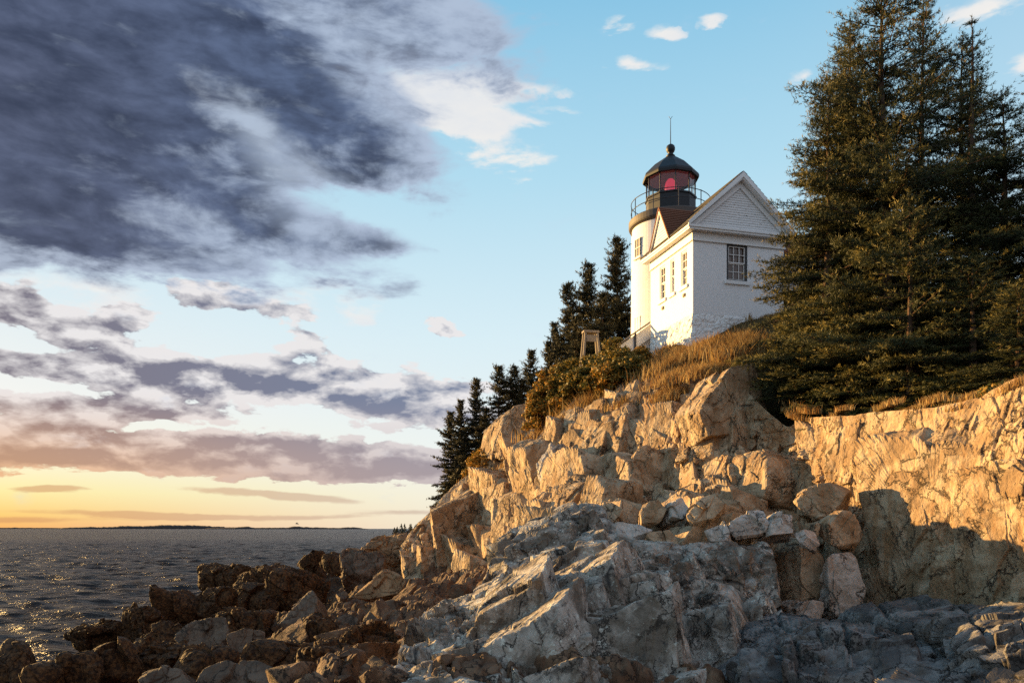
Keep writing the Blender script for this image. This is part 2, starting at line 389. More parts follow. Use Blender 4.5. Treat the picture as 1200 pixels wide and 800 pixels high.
def rock_mat(name, base, light, stain, weed=0.0, white=.5, dark=.5, zsplit=None):
    """granite: mineral mottling, pale quartz patches, rusty and black stains, a dark tidal band near the water"""
    m, t, b = mat_new(name, .82, .25)
    g = t.nodes.new('ShaderNodeNewGeometry'); P = N(t, g.outputs['Position']); x, y, z = xyz(t, P)
    big = noise(t, P, .28, 4, .55, .3); md = noise(t, P, 1.3, 7, .62, .6); fine = noise(t, P, 9.0, 8, .68); grain = noise(t, P, 45.0, 3, .6)
    streak = noise(t, vvec(t, P, (3.2, 3.2, .45)), 1.0, 7, .62, .8)
    c = mix(t, step(md + (big - .5) * .4, .40, .60), base, light)
    c = mix(t, step(streak + (big - .5) * .5, .50, .70) * .65, c, stain)
    c = mix(t, step(fine, .46, .60) * .30, c, tuple(v * .45 for v in base))
    c = mix(t, step(fine + (md - .5) * .6, .56, .70) * white, c, tuple(min(.62, v * 1.5 + .06) for v in light))
    c = mix(t, step(noise(t, P, 2.6, 8, .7, 1.2) + (big - .5) * .4, .54, .70) * dark, c, (.045, .040, .038))
    cr = cracks(t, comb(t, x * 1.0 + (md - .5) * 1.6, y * 1.0 + (fine - .5) * .6, z * .5), 1.1, .028)
    brk = step(noise(t, P, .9, 3, .5), .42, .56)
    c = mix(t, (1.0 - cr) * brk * .8, c, (.022, .018, .015))
    crb = cracks(t, comb(t, x + (md - .5) * .8 + z * .25, y + (fine - .5) * .3, z * .42), 3.1, .035); bk2 = step(noise(t, P, 1.5, 3, .5), .52, .62)
    c = mix(t, (1.0 - crb) * bk2 * .7, c, (.03, .024, .02))
    if weed > 0:                                    # weed and algae under the high water mark
        lvl = step(z + (md - .5) * 2.6 + (big - .5) * 1.5, weed + .5, weed - .5)
        wc = mix(t, step(fine, .4, .62), (.022, .010, .004), (.12, .054, .017))
        c = mix(t, lvl * .95, c, wc)
    setc(t, b, c)
    h = md * .8 + fine * .42 + grain * .10 + cr * brk * .5 + crb * bk2 * .3 + streak * .3
    bump(t, b, h, .9, .10)
    return m
M = {}
M['tan'] = rock_mat('tan_granite', (.275, .18, .10), (.45, .335, .215), (.31, .165, .07), weed=1.4, white=.35, dark=.25)
M['grey'] = rock_mat('grey_granite', (.15, .12, .09), (.42, .37, .31), (.15, .095, .05), weed=1.0, white=.9, dark=1.0)
M['pale'] = rock_mat('pale_granite', (.34, .28, .22), (.52, .47, .41), (.33, .21, .12), weed=-5, white=.5, dark=.25)
M['shore'] = rock_mat('shore_rock', (.10, .052, .027), (.19, .115, .065), (.10, .042, .016), weed=1.6, white=.12, dark=.45)
M['darkrock'] = rock_mat('dark_slabby_rock', (.075, .067, .062), (.20, .185, .17), (.09, .06, .038), weed=.9, white=.4, dark=.8)

# ================================================================ hillside (ground behind the cliff edge)
HP = [(9.8, 26.8, 8.4), (11.4, 19.5, 8.0), (14, 14, 8.0), (20, 18, 9.5), (22, 30, 12.0), (12.5, 30, 10.3), (8.9, 27.6, 9.0), (8.3, 31, 10.6), (9.9, 34, 12.1),
      (6.7, 35.2, 11.7), (8.63, 38, 14.05), (7.42, 42.3, 13.75), (11.4, 38.8, 15.3), (14, 40, 15.8), (9, 45.3, 14.6), (14, 48, 15.5), (6.3, 43, 13.5), (5.0, 44, 13.3),
      (6.0, 38.6, 12.6), (4.3, 40.5, 12.1), (1.9, 42.5, 10.4), (.2, 44.5, 10.0), (-.5, 45.6, 9.3), (-2.0, 48.6, 8.3), (-3.9, 50.3, 7.0), (-5.2, 50.8, 5.6), (-7.5, 52, 2.5),
      (-9, 60, -1), (-4, 60, 5.5), (0, 56, 9.3), (4, 54, 12.6), (8, 58, 13.5), (20, 60, 14), (40, 60, 14), (40, 30, 12), (34, 12, 9), (0, 70, 5), (15, 75, 11), (40, 80, 11), (-10, 75, -2), (-14, 55, -2)]
HT = TPS([(a, b) for a, b, c in HP], [c for a, b, c in HP], 1e-3)
def ground(x, y): return float(HT([(x, y)])[0])
def groundA(q):
    q = np.asarray(q); p3 = np.stack((q[:, 0], q[:, 1], np.zeros(len(q))), 1)
    return HT(q) + .22 * fbm(p3 * .5, 3, 21)
nu, nv = 300, 260
CR = [(440, 51), (500, 50.8), (530, 50), (560, 49), (590, 47), (620, 45), (640, 43), (700, 41), (750, 38.6), (790, 36.3), (820, 34), (860, 32.3), (885, 30.8), (900, 30.2), (940, 28.6), (965, 26.9), (1000, 24.9), (1100, 21.9), (1200, 19.4), (1260, 17.6), (1330, 16), (1600, 12)]
pxs = np.linspace(440, 1600, nu); s = np.linspace(0, 1, nv) ** 1.7
Y0 = np.interp(pxs, [a for a, b in CR], [b for a, b in CR]) + .25
Y = Y0[:, None] * (88.0 / Y0[:, None]) ** s[None]; X = (pxs[:, None] - 600) / F * Y
q = np.stack((X.ravel(), (Y - (np.clip(1 - s / .03, 0, 1) * .6)[None]).ravel()), 1); z = groundA(q) - .12 - np.repeat((np.clip(1 - s / .03, 0, 1) * 1.6)[None], nu, 0).ravel() ** 1.0
m_soil, t, b = mat_new('dry_turf_soil', .95, .1)
g = t.nodes.new('ShaderNodeNewGeometry'); P = N(t, g.outputs['Position']); n1_ = noise(t, P, 1.4, 7, .65); n2_ = noise(t, P, 12, 6, .7)
setc(t, b, mix(t, step(n1_, .4, .62), mix(t, n2_, (.05, .035, .016), (.16, .10, .04)), mix(t, n2_, (.06, .055, .02), (.20, .13, .05)))); bump(t, b, n2_ + n1_, 1.0, .2)
hill = mesh_np('hillside', np.column_stack((q, z)), grid_faces(nu, nv), m_soil, smooth=True); hill['kind'] = 'structure'

# ================================================================ cliff sheets
def sheet(name, ctrl, top, bottom, px0, px1, nu, nv, mat, seed, amp, back=4.0, nback=26, layers=None, parent=None, reg=1e-4, tilt=-.35, calm=False, **kw):
    """a rock face: control depths along sight lines give its planes in space; the crest rolls over and runs back into the hill"""
    T = TPS([(a, b) for a, b, c in ctrl], [100.0 / c for a, b, c in ctrl], reg)
    us = np.linspace(px0, px1, nu)
    tp = np.interp(us, [a for a, b in top], [b for a, b in top]); bt = np.interp(us, [a for a, b in bottom], [b for a, b in bottom])
    vs = np.linspace(0, 1, nv)
    PX = np.repeat(us[:, None], nv, 1); PY = bt[:, None] + (tp - bt)[:, None] * vs[None]
    Yd = 100.0 / T(np.stack((PX.ravel(), PY.ravel()), 1)).reshape(nu, nv); Yd = np.clip(Yd, 8, 60)
    G = np.stack(((PX - 600) / F * Yd, Yd, CZ - (PY - HY) / F * Yd), 2)
    crest = G[:, -1]; s = np.linspace(0, 1, nback + 1)[1:] ** 1.5
    bk = np.stack((np.zeros((nu, nback)), np.repeat(s[None] * back, nu, 0), np.repeat((s * back * tilt)[None], nu, 0)), 2)
    G = np.concatenate((G, crest[:, None] + bk), 1)
    Gs = G.copy()
    for _ in range(40):
        Gs[1:-1, 1:-1] = (Gs[1:-1, 1:-1] * 2 + Gs[2:, 1:-1] + Gs[:-2, 1:-1] + Gs[1:-1, 2:] + Gs[1:-1, :-2]) / 6
    G = Gs; nrm = grid_normals(G)
    if nrm[nu // 2, nv // 2, 1] > 0: nrm = -nrm; flip = True
    else: flip = False
    for _ in range(60):
        nrm[1:-1, 1:-1] = (nrm[1:-1, 1:-1] * 2 + nrm[2:, 1:-1] + nrm[:-2, 1:-1] + nrm[1:-1, 2:] + nrm[1:-1, :-2]) / 6
    p = G.reshape(-1, 3); n = nrm.reshape(-1, 3)
    k = dict(layers=layers) if layers else {}
    d = chipdisp(p, 1.0 * min(1.3, amp * 1.6), seed) + .28 * amp * fbm(p * .45, 3, seed + 5)
    qj = p @ _T.T + .25 * np.stack((fbm(p * .4, 3, 5), fbm(p * .4, 3, 8), fbm(p * .4, 3, 9)), 1); nj = n @ _T.T
    for ax_, sz_, dp_ in ((0, 1.5, .42), (1, 1.7, .42), (2, 2.1, .22), (0, .6, .14), (1, .65, .14)):
        j_, l_, w_ = jitter1(qj[:, ax_] / (sz_ * amp ** .5), seed + ax_ * 3); e_ = (.5 - np.abs(l_)) * w_ * sz_; hh_ = rnd(hsh(j_, np.floor(qj[:, 2 if ax_ < 2 else 0] / 2.6).astype(np.int64), j_ * 0, seed), 3)
        wt = np.clip(1 - np.abs(nj[:, ax_]) * 1.25, 0, 1)
        d += wt * ((hh_ - .5) * dp_ * .9 - (1 - sstep(e_, 0, .05 + .03 * sz_)) * dp_ * (.2 + .8 * (hh_ > .5)))
    if calm: d = d * (1 - .55 * sstep(p[:, 0], 9.2, 10.2) * (1 - sstep(p[:, 1], 24.5, 27)))
    rowf = np.concatenate((1 - .72 * sstep(vs, .86, 1.0), np.full(nback, .28))); d = d * np.repeat(rowf[None], nu, 0).ravel()
    v = p + n * d[:, None]
    f = grid_faces(nu, nv + nback)
    if flip: f = f[:, ::-1]
    o = mesh_np(name, v, f, mat, parent)
    return o, G[:, :nv], nrm[:, :nv], PX, PY, top
def fracture(parent, S, mat, seed, sets):
    """broken bedrock: angular blocks cut by three joint families, standing a little out of the face"""
    o_, G, Nn, PX, PY, top_ = S; rs = np.random.RandomState(seed); placed = []; nu, nv = PX.shape
    for (test, count, size, asp, prot, J, jit) in sets:
        VV, FF, b = [], [], 0
        tries = 0; got = 0
        while got < count and tries < count * 30:
            tries += 1; i, j = rs.randint(2, nu - 2), rs.randint(2, nv - 1); px, py = PX[i, j], PY[i, j]
            if not test(px, py): continue
            if py < np.interp(px, [a for a, b in S[5]], [b for a, b in S[5]]) + size[1] * asp[2] * 1.05 / G[i, j][1] * F * (1.0 if px > 930 else .8): continue
            c = G[i, j]; sc_ = rs.uniform(*size) * (1.0 if rs.rand() > .3 else .6)
            if any(((c - q) ** 2).sum() < (.55 * (sc_ + s2)) ** 2 for q, s2 in placed): continue
            placed.append((c, sc_)); got += 1
            ax = [nrm_(np.array(a) + rs.normal(size=3) * jit) for a in J]
            hs = (sc_ * rs.uniform(.55, 1.0) * asp[0], sc_ * rs.uniform(.6, 1.1) * asp[1], sc_ * rs.uniform(.7, 1.2) * asp[2])
            pl = []
            for a, h in zip(ax, hs):
                pl.append((a, h)); pl.append((nrm_(-a + rs.normal(size=3) * .12), h * rs.uniform(.8, 1.1)))
            for _ in range(6):
                k = nrm_(rs.normal(size=3)); e = sum(abs(k @ a) * h for a, h in zip(ax, hs)); pl.append((k, e * rs.uniform(.60, .86)))
            n = int(np.clip(sc_ * 2 / c[1] * F / 2.0, 12, 60)); v, f, d = poly_solid(pl, n, 60.0)
            nn = Nn[i, j]; depth = max(h * abs(a @ nn) for a, h in zip(ax, hs))
            v = v + c - nn * depth * (1 - prot * rs.uniform(.5, 1.5)); VV.append((v, d)); FF.append(f + b); b += len(v)
        v = np.concatenate([q[0] for q in VV]); d = np.concatenate([q[1] for q in VV])
        s = chipdisp(v, .5 * min(1.0, size[1] * .8), seed + 2)
        mesh_np('fractured_rock', v + d * s[:, None], np.concatenate(FF), mat, parent)
JA = ((-.82, -.52, .18), (.52, -.82, .22), (.22, .05, .97)); JN = ((.30, -.93, .2), (.92, .36, .1), (.2, .05, .97)); JW = ((-.95, -.28, .12), (.25, -.96, .05), (.12, .1, .98)); JB = ((-.30, -.92, .25), (.88, -.40, .22), (-.38, -.1, .92)); JC = ((-.36, -.88, .30), (.80, -.50, .30), (-.25, -.30, .92))
A_ = [(505, 660, 43.5), (500, 615, 45.5), (505, 600, 46), (530, 568, 47), (560, 545, 47), (590, 522, 45.6), (620, 505, 44), (640, 490, 42), (700, 448, 40), (750, 432, 37.6), (790, 430, 35.5), (820, 425, 33), (860, 428, 31),
      (900, 470, 27.8), (940, 484, 26.3), (1000, 484, 24), (1100, 475, 21), (1200, 438, 18.6), (1260, 430, 16.8), (1330, 430, 15), (560, 600, 43.8), (560, 660, 41.5), (600, 570, 42), (600, 620, 38.5), (640, 530, 38.5), (640, 580, 35), (640, 620, 29),
      (680, 500, 36.5), (680, 560, 34), (700, 600, 26), (700, 640, 24), (740, 470, 35), (740, 530, 33.5), (740, 572, 32.8), (740, 606, 26.5), (740, 640, 23), (790, 480, 33), (800, 540, 30), (800, 572, 29.8), (800, 606, 24.8), (800, 660, 21.5), (860, 480, 30.5), (860, 560, 27.7),
      (860, 588, 26.8), (860, 628, 22.3), (860, 720, 20.5), (915, 520, 28.2), (925, 600, 26.8), (930, 700, 25.5), (965, 560, 24.9), (1010, 600, 23.4), (1010, 740, 21.8), (1100, 540, 20.9), (1100, 600, 20.4), (1100, 740, 19.6), (1200, 520, 18.1), (1200, 600, 17.6),
      (1200, 740, 17), (1330, 740, 14), (1330, 560, 14.5), (1520, 430, 12.2), (1520, 740, 11.4), (500, 760, 40), (600, 760, 32), (700, 780, 23), (800, 800, 19.5)]
topA = [(470, 640), (490, 612), (505, 598), (530, 567), (560, 545), (590, 521), (640, 489), (700, 450), (735, 432), (765, 427), (800, 432), (830, 436), (860, 440), (900, 480), (925, 500), (940, 486), (1000, 484), (1040, 478), (1100, 474), (1150, 462), (1190, 440), (1330, 420), (1520, 400)]
botA = [(470, 740), (600, 760), (700, 790), (800, 810), (1330, 800), (1520, 800)]
AS = sheet('cliff', A_, topA, botA, 470, 1520, 1020, 400, M['tan'], 3, .8, back=3.5, calm=True, layers=((1.3, .30), (.5, .18)))
cliff = AS[0]; cliff['kind'] = 'structure'
B_ = [(465, 790, 14), (500, 725, 16.5), (575, 650, 19), (640, 605, 20.5), (695, 590, 20.5), (740, 615, 20), (800, 650, 18.5), (880, 660, 19), (900, 790, 16), (800, 790, 14.5), (700, 700, 15.8), (700, 790, 13), (600, 750, 14.5), (540, 790, 13),
      (650, 650, 17.5), (760, 680, 16.5), (850, 720, 17.5), (460, 830, 13), (900, 840, 15), (700, 840, 12.4)]
topB = [(430, 860), (452, 815), (468, 775), (480, 745), (498, 718), (520, 705), (560, 692), (572, 660), (582, 632), (610, 612), (640, 604), (662, 590), (690, 584), (706, 590), (720, 620), (745, 633), (800, 640), (815, 632), (860, 634), (903, 634), (915, 700), (925, 760)]
botB = [(430, 870), (925, 870)]
LS = sheet('rock_ledge', B_, topB, botB, 430, 925, 620, 330, M['grey'], 21, .8, back=12, nback=60, layers=((1.0, .28), (.42, .18)), tilt=-.16, stretch=1.1, rough=1.0, crack=1.0)  # unseen run-back lengthened behind the crest to throw shade on the right cliff
led = LS[0]; led['kind'] = 'structure'
C_ = [(850, 800, 13.5), (900, 765, 13.5), (960, 738, 14), (1020, 735, 14), (1070, 750, 13), (1100, 757, 12.6), (1130, 742, 11.8), (1200, 728, 11.6), (1260, 722, 11), (900, 840, 11), (1000, 840, 10.6), (1100, 840, 10), (1200, 840, 9.3), (1260, 840, 9), (1000, 780, 12.4), (1150, 780, 10.9)]
topC = [(830, 830), (860, 795), (885, 778), (935, 752), (960, 738), (990, 733), (1030, 738), (1060, 748), (1100, 758), (1120, 750), (1130, 737), (1160, 728), (1200, 722), (1290, 715)]
botC = [(830, 850), (1290, 850)]
CS = sheet('foreshore_rock', C_, topC, botC, 830, 1290, 520, 150, M['darkrock'], 33, .62, back=4.5, nback=50, layers=((.7, .28), (.3, .16)), tilt=-.05, stretch=.5, rough=1.0, crack=.9)
low = CS[0]; low['kind'] = 'structure'

BT = lambda a, b: a > np.interp(b, [600, 692, 718, 775, 860], [560, 560, 515, 485, 470]) + 18
FR = [(AS, M['tan'], 501, [
    (lambda a, b: a < 632 and b > 540, 26, (1.4, 2.4), (.9, .7, 1.3), .25, JN, .09), (lambda a, b: a < 640, 60, (.5, 1.1), (.8, .7, 1.2), .38, JN, .12),
    (lambda a, b: a < 930 and not (740 < a < 930 and 480 < b < 600) and b > 455 + max(0, 640 - a) * .7, 120, (1.1, 2.3), (.75, .8, 1.15), .30, JA, .13),
    (lambda a, b: a < 930, 150, (.45, 1.0), (.75, .8, 1.1), .42, JA, .16),
    (lambda a, b: a > 945, 34, (1.4, 2.6), (.55, 1.0, 1.3), .10, JW, .09),
    (lambda a, b: a > 940, 90, (.35, .9), (.6, .9, 1.3), .22, JW, .13), (lambda a, b: a > 960 and b > 600, 60, (.3, .8), (.7, .9, 1.2), .4, JA, .15),
    (lambda a, b: 895 < a < 965, 40, (.4, .9), (.7, .8, 1.2), .4, JA, .15)]),
  (LS, M['grey'], 502, [
    (BT, 95, (.8, 1.8), (.75, .9, .8), .62, JB, .14),
    (BT, 220, (.22, .6), (.8, .9, .7), .5, JB, .18)]),
  (CS, M['darkrock'], 503, [
    (lambda a, b: a < 1130, 60, (.45, 1.0), (.9, 1.0, .5), .6, JC, .16),
    (lambda a, b: True, 230, (.15, .45), (.9, 1.0, .5), .65, JC, .2)])]

# ================================================================ the shore: low rocks running down into the sea
SP = [(-13.5, 22, -.6), (-12, 19, .1), (-8, 20, .6), (-5, 18.5, 1.2), (-2.4, 15, 2.0), (-1, 12, 2.2), (-6, 15, 1.2), (-10, 15, .6), (-16, 14, .2), (-8, 27, .9), (-5, 26, 1.3), (-2, 26, 2.2), (-12.5, 27, -.5), (-14, 31, -.3), (-12, 33, .3),
      (-9, 34, .9), (-6, 33, 1.6), (-3, 33, 2.0), (-1.5, 40, 2.6), (-7, 42, 1.6), (-11, 44, .5), (-15, 45, -.8), (-12, 52, .6), (-19, 53, .0), (-21, 58, -.2), (-15, 58, 1.0), (-10, 56, 2.3), (-6.5, 52, 3.2), (-7, 60, 2.0), (-24, 62, -1.5), (-16, 68, -1.5), (-10, 75, -2),
      (-22, 40, -2.5), (-28, 55, -3), (-20, 25, -2), (-24, 18, -1.2), (2, 30, 2.0), (3, 20, 2.0), (8, 18, 2.0), (12, 16, 2.4), (10, 22, 2.4), (0, 10, 1.6), (10, 10, 1.2), (-14, 8, 0), (20, 12, 3), (3, 40, 5), (4, 5, 0), (-30, 80, -4), (-5, 5, 0)]
ST = TPS([(a, b) for a, b, c in SP], [c for a, b, c in SP], 1e-3)
nu, nv = 720, 620
pxs = np.linspace(-260, 1350, nu); ys = np.geomspace(9.0, 85, nv)
U, Y = np.meshgrid(pxs, ys, indexing='ij'); X = (U - 600) / F * Y
q = np.stack((X.ravel(), Y.ravel()), 1); z = ST(q)
p3 = np.column_stack((q, z))
f1, f2, h, v = voro(p3 / np.array((2.6, 2.2, 3)) + .4 * np.stack((fbm(p3 * .4, 2, 1), fbm(p3 * .4, 2, 2), 0 * z), 1), 50)
z += (rnd(h, 3) * .9) * (1 - sstep(f1, .1, .8)) - .45 * (1 - sstep(f2 - f1, 0, .2))
f1, f2, h, v = voro(p3 / .95 + .4 * np.stack((fbm(p3 * .9, 2, 1), fbm(p3 * .9, 2, 2), 0 * z), 1), 60)
z += .34 * (rnd(h, 3) - .2) * (1 - sstep(f1, .1, .8)) + .1 * (v[:, 0] * (rnd(h, 5) - .5) + v[:, 1] * (rnd(h, 6) - .5)) * 2 - .16 * (1 - sstep(f2 - f1, 0, .15))
f1, f2, h, v = voro(p3 / .36, 70)
z += .10 * (rnd(h, 3) - .3) + .04 * fbm(p3 * 4, 3, 5) - .05 * (1 - sstep(f2 - f1, 0, .2))
shore = mesh_np('shore', np.column_stack((q, z)), grid_faces(nu, nv), M['shore']); shore['kind'] = 'structure'
SG = np.column_stack((q, z)).reshape(nu, nv, 3); SPX = np.broadcast_to((600 + F * SG[:, :, 0] / SG[:, :, 1]), (nu, nv)); SPY = HY - (SG[:, :, 2] - CZ) / SG[:, :, 1] * F
SN = np.zeros_like(SG); SN[:, :, 2] = 1
SST = (shore, SG, SN, SPX, SPY, [(-999, -999), (9999, -998)])
def shore_z(x, y): return float(ST([(x, y)])[0])

# ================================================================ sea
m_sea, t, b = mat_new('sea_water', .28, .045)
b.inputs['IOR'].default_value = 1.33
g = t.nodes.new('ShaderNodeNewGeometry'); P = N(t, g.outputs['Position'])
setc(t, b, (.024, .019, .017))
w1 = noise(t, vvec(t, P, (.42, 1.1, 1)), 1.0, 5, .58, .4); w2 = noise(t, vvec(t, P, (.5, 1, 1)), 3.6, 4, .55, .4); w3 = noise(t, vvec(t, P, (.5, 1, 1)), .12, 5, .65)
bump(t, b, w1 * 1.1 + w2 * .22 + w3 * 2.0, 1.0, .9)
nu, nv = 420, 900
th = np.linspace(-60, 48, nu); ys = np.concatenate((np.geomspace(8, 420, nv - 40), np.geomspace(440, 30000, 40)))
TH, YY = np.meshgrid(np.tan(np.radians(th)), ys, indexing='ij'); X = TH * YY
z = np.zeros_like(X); rr = random.Random(4)
for k in range(46):
    lam = .9 * (1.16 ** k) if k < 22 else rr.uniform(1.2, 14); a = rr.gauss(-.5, .55); kx, ky = math.sin(a), -math.cos(a)
    ph = 2 * math.pi / lam * (X * kx + YY * ky) + rr.uniform(0, 6.28) + .8 * np.sin(X * .11 + k) + .8 * np.sin(YY * .09 + 2 * k)
    fade = np.clip(lam / (YY * .012 + .2), 0, 1)
    z += .0100 * min(lam, 5) ** .8 * fade * (1 - np.abs(np.sin(ph / 2)) * 2 + .27)
z *= np.clip(1 - (YY - 250) / 170, 0, 1)
sea = mesh_np('sea', np.stack((X, YY, z), 2).reshape(-1, 3), grid_faces(nu, nv), m_sea, smooth=True); sea['kind'] = 'structure'

# ================================================================ loose rocks and traced blocks
def cube_sphere(n):
    l = np.linspace(-1, 1, n + 1); l = np.tan(l * math.pi / 4); a, b = np.meshgrid(l, l, indexing='ij'); o = np.ones_like(a)
    V = []; Fc = []
    for k, (x, y, z) in enumerate(((o, a, b), (-o, b, a), (b, o, a), (a, -o, b), (a, b, o), (b, a, -o))):
        V.append(np.stack((x, y, z), 2).reshape(-1, 3)); Fc.append(grid_faces(n + 1, n + 1) + k * (n + 1) ** 2)
    V = np.concatenate(V); Fc = np.concatenate(Fc)
    key = np.round(V * 1e6).astype(np.int64); _, first, inv_ = np.unique(key, axis=0, return_index=True, return_inverse=True)
    V = V[first]; Fc = inv_.ravel()[Fc]
    return V / np.linalg.norm(V, axis=1, keepdims=True), Fc
_cs = {}
def poly_solid(planes, n, soft=18.0):
    """radius along every direction of the solid cut by planes (normal, distance)"""
    if n not in _cs: _cs[n] = cube_sphere(n)
    d, f = _cs[n]; Np = np.array([p[0] for p in planes]); h = np.array([p[1] for p in planes])
    k = (d @ Np.T) / h[None]; k = np.maximum(k, 1e-3)
    return d * ((k ** soft).sum(1) ** (-1 / soft))[:, None], f, d
def nrm_(v): v = np.asarray(v, float); return v / np.linalg.norm(v)
def chunk(name, poly, Yc, normal, thick, mat, seed, n=56, amp=.16, chips=5, parent=None, soft=40.0, taper=.25, layers=((.8, .45), (.33, .3)), rough=.7):
    """a block of rock whose face is the traced convex outline lying in a tilted plane, with real thickness behind it"""
    poly = np.array(poly, float); c0 = poly.mean(0); nn = nrm_(normal); P0 = W(c0[0], c0[1], Yc)
    pts = []
    for a, b in poly:
        r = np.array(((a - 600) / F, 1.0, -(b - HY) / F)); o = np.array((0, 0, CZ)); tt = nn @ (P0 - o) / (nn @ r); tt = float(np.clip(tt, Yc - thick * 1.2, Yc + thick * 1.2)); pts.append(o + r * tt)
    pts = np.array(pts); c = pts.mean(0) - nn * thick * .5
    planes = [(nn, float(((pts - c) @ nn).max())), (-nn, thick * .5)]
    # order around the normal
    u = nrm_(np.cross(nn, (0.1, 0.2, 1.0))); w_ = np.cross(nn, u); ang = np.arctan2((pts - pts.mean(0)) @ w_, (pts - pts.mean(0)) @ u); pts = pts[np.argsort(ang)]
    rs = np.random.RandomState(seed)
    for i in range(len(pts)):
        a, b = pts[i], pts[(i + 1) % len(pts)]; e = b - a
        if np.linalg.norm(e) < .05: continue
        side = nrm_(np.cross(e, nn))
        if side @ ((a + b) / 2 - pts.mean(0)) < 0: side = -side
        side = nrm_(side + nn * taper * rs.uniform(.3, 1)); h = side @ ((a + b) / 2 - c)
        if h > .05: planes.append((side, h))
    size = np.linalg.norm(pts - c, axis=1).mean()
    for _ in range(chips):
        k = nrm_(rs.normal(size=3)); ext = ((pts - c) @ k).max()
        if ext > 0: planes.append((k, max(ext * rs.uniform(.80, .96), .15 * size)))
    v, f, d = poly_solid(planes, n, soft)
    dn = d; p = v + c
    dd = chipdisp(p, amp * 2.0, seed % 9 + 3)
    p = p + dn * dd[:, None]
    ctr = p.mean(0); ctr[2] = p[:, 2].min() + .1
    o = mesh_np(name, p - ctr, f, mat, parent); o.location = ctr if parent is None else ctr
    return o
def boulder(name, px, py, Y, wpx, hpx, mat, seed, dep=1.0, n=44, amp=.14, cuts=11, soft=14, sq=1.0, rough=.8, rot=0.0, sink=0.0):
    """a loose rock centred on a sight line at distance Y, wpx by hpx in angular size"""
    c = W(px, py, Y); ax, az_ = wpx / F * Y / 2, hpx / F * Y / 2; ay = ax * dep; rs = np.random.RandomState(seed)
    planes = []
    for i in range(cuts):
        k = nrm_(rs.normal(size=3) * (1, 1, .8)); planes.append((k, rs.uniform(.66, .98)))
    for k in ((1, 0, 0), (-1, 0, 0), (0, 1, 0), (0, -1, 0), (0, 0, 1), (0, 0, -1)): planes.append((nrm_(np.array(k) + rs.normal(size=3) * .15), .95))
    v, f, d = poly_solid(planes, n, soft); v = v * np.array((ax, ay, az_))
    ca, sa = math.cos(R(rot)), math.sin(R(rot)); v = np.stack((v[:, 0] * ca - v[:, 2] * sa, v[:, 1], v[:, 0] * sa + v[:, 2] * ca), 1)
    p = v + c; sz = (ax * az_) ** .5
    dd = chipdisp(p, amp * min(1.0, sz) * 2.6, seed % 7 + 2)
    p = p + d * dd[:, None]; ctr = p.mean(0); ctr[2] = p[:, 2].min() + .05
    o = mesh_np(name, p - ctr, f, mat); o.location = ctr - np.array((0, 0, sink))
    return o
for S_, mt_, sd_k, st_ in FR: fracture(S_[0], S_, mt_, sd_k, st_)
JS = ((-.5, -.8, .3), (.8, -.5, .3), (-.2, -.2, .95))
fracture(shore, SST, M['shore'], 504, [(lambda a, b: 60 < a < 500 and 640 < b < 800, 80, (.4, .8), (.9, 1.0, .55), .5, JS, .3), (lambda a, b: 60 < a < 540 and 640 < b < 800, 280, (.15, .42), (.9, 1.0, .6), .8, JS, .35)])
L = (-.90, -.38, .22); CM = (.05, -.97, .22); RT = (.45, -.86, .2); LU = (-.72, -.55, .42); CL = (-.35, -.92, .15)
# --- planes of the cliff itself
FACES = [([(505, 602), (517, 594), (533, 592), (534, 640), (508, 650)], 45, CM, 2.5), ([(534, 585), (555, 572), (575, 562), (580, 590), (575, 645), (545, 650), (536, 630)], 44.2, RT, 2.5),
         ([(590, 538), (604, 530), (618, 528), (616, 545), (612, 560), (592, 558)], 41.5, CM, 2), ([(591, 560), (610, 562), (612, 612), (588, 618)], 40.3, RT, 2), ([(569, 560), (588, 545), (589, 610), (572, 620)], 42.5, CL, 2),
         ([(614, 575), (632, 566), (640, 590), (630, 625), (612, 625)], 38, RT, 2.4),
         ([(660, 545), (672, 520), (690, 512), (702, 530), (700, 562), (672, 566)], 35.3, (.15, -.9, .4), 2.0), ([(704, 500), (725, 488), (737, 500), (735, 530), (716, 528), (706, 545)], 35, (-.1, -.9, .4), 2.0),
         ([(674, 566), (700, 562), (706, 585), (690, 605), (668, 592)], 33, RT, 2.0),
         ([(695, 552), (703, 533), (716, 529), (736, 541), (737, 566), (709, 588), (698, 577)], 32.4, L, 2.8), ([(735, 541), (745, 529), (756, 516), (776, 530), (788, 537), (796, 575), (778, 590), (738, 572)], 31.4, CM, 2.6),
         ([(752, 503), (757, 462), (763, 454), (772, 468), (779, 500), (786, 532), (771, 520), (747, 511)], 34.2, L, 2.4),
         ([(779, 484), (786, 457), (796, 452), (806, 480), (829, 508), (846, 516), (842, 541), (816, 548), (796, 536), (785, 510)], 32.2, L, 2.6),
         ([(790, 540), (803, 545), (812, 575), (816, 590), (803, 588)], 30, CM, 1.5),
         ([(814, 571), (846, 541), (880, 524), (896, 535), (900, 560), (894, 582), (846, 588), (816, 582)], 27.7, L, 2.6), ([(899, 566), (914, 549), (925, 556), (930, 585), (900, 598)], 27.6, (-.8, -.5, .3), 2.2),
         ([(855, 636), (880, 631), (903, 632), (907, 690), (890, 706), (860, 690)], 21.0, (-.1, -.99, .1), 2.0)]
for i, (pl, Y, nn, th) in enumerate(FACES):
    o = chunk('rock_face', pl, Y, nn, th, M['tan'], 100 + i, n=64, amp=.18, parent=cliff)
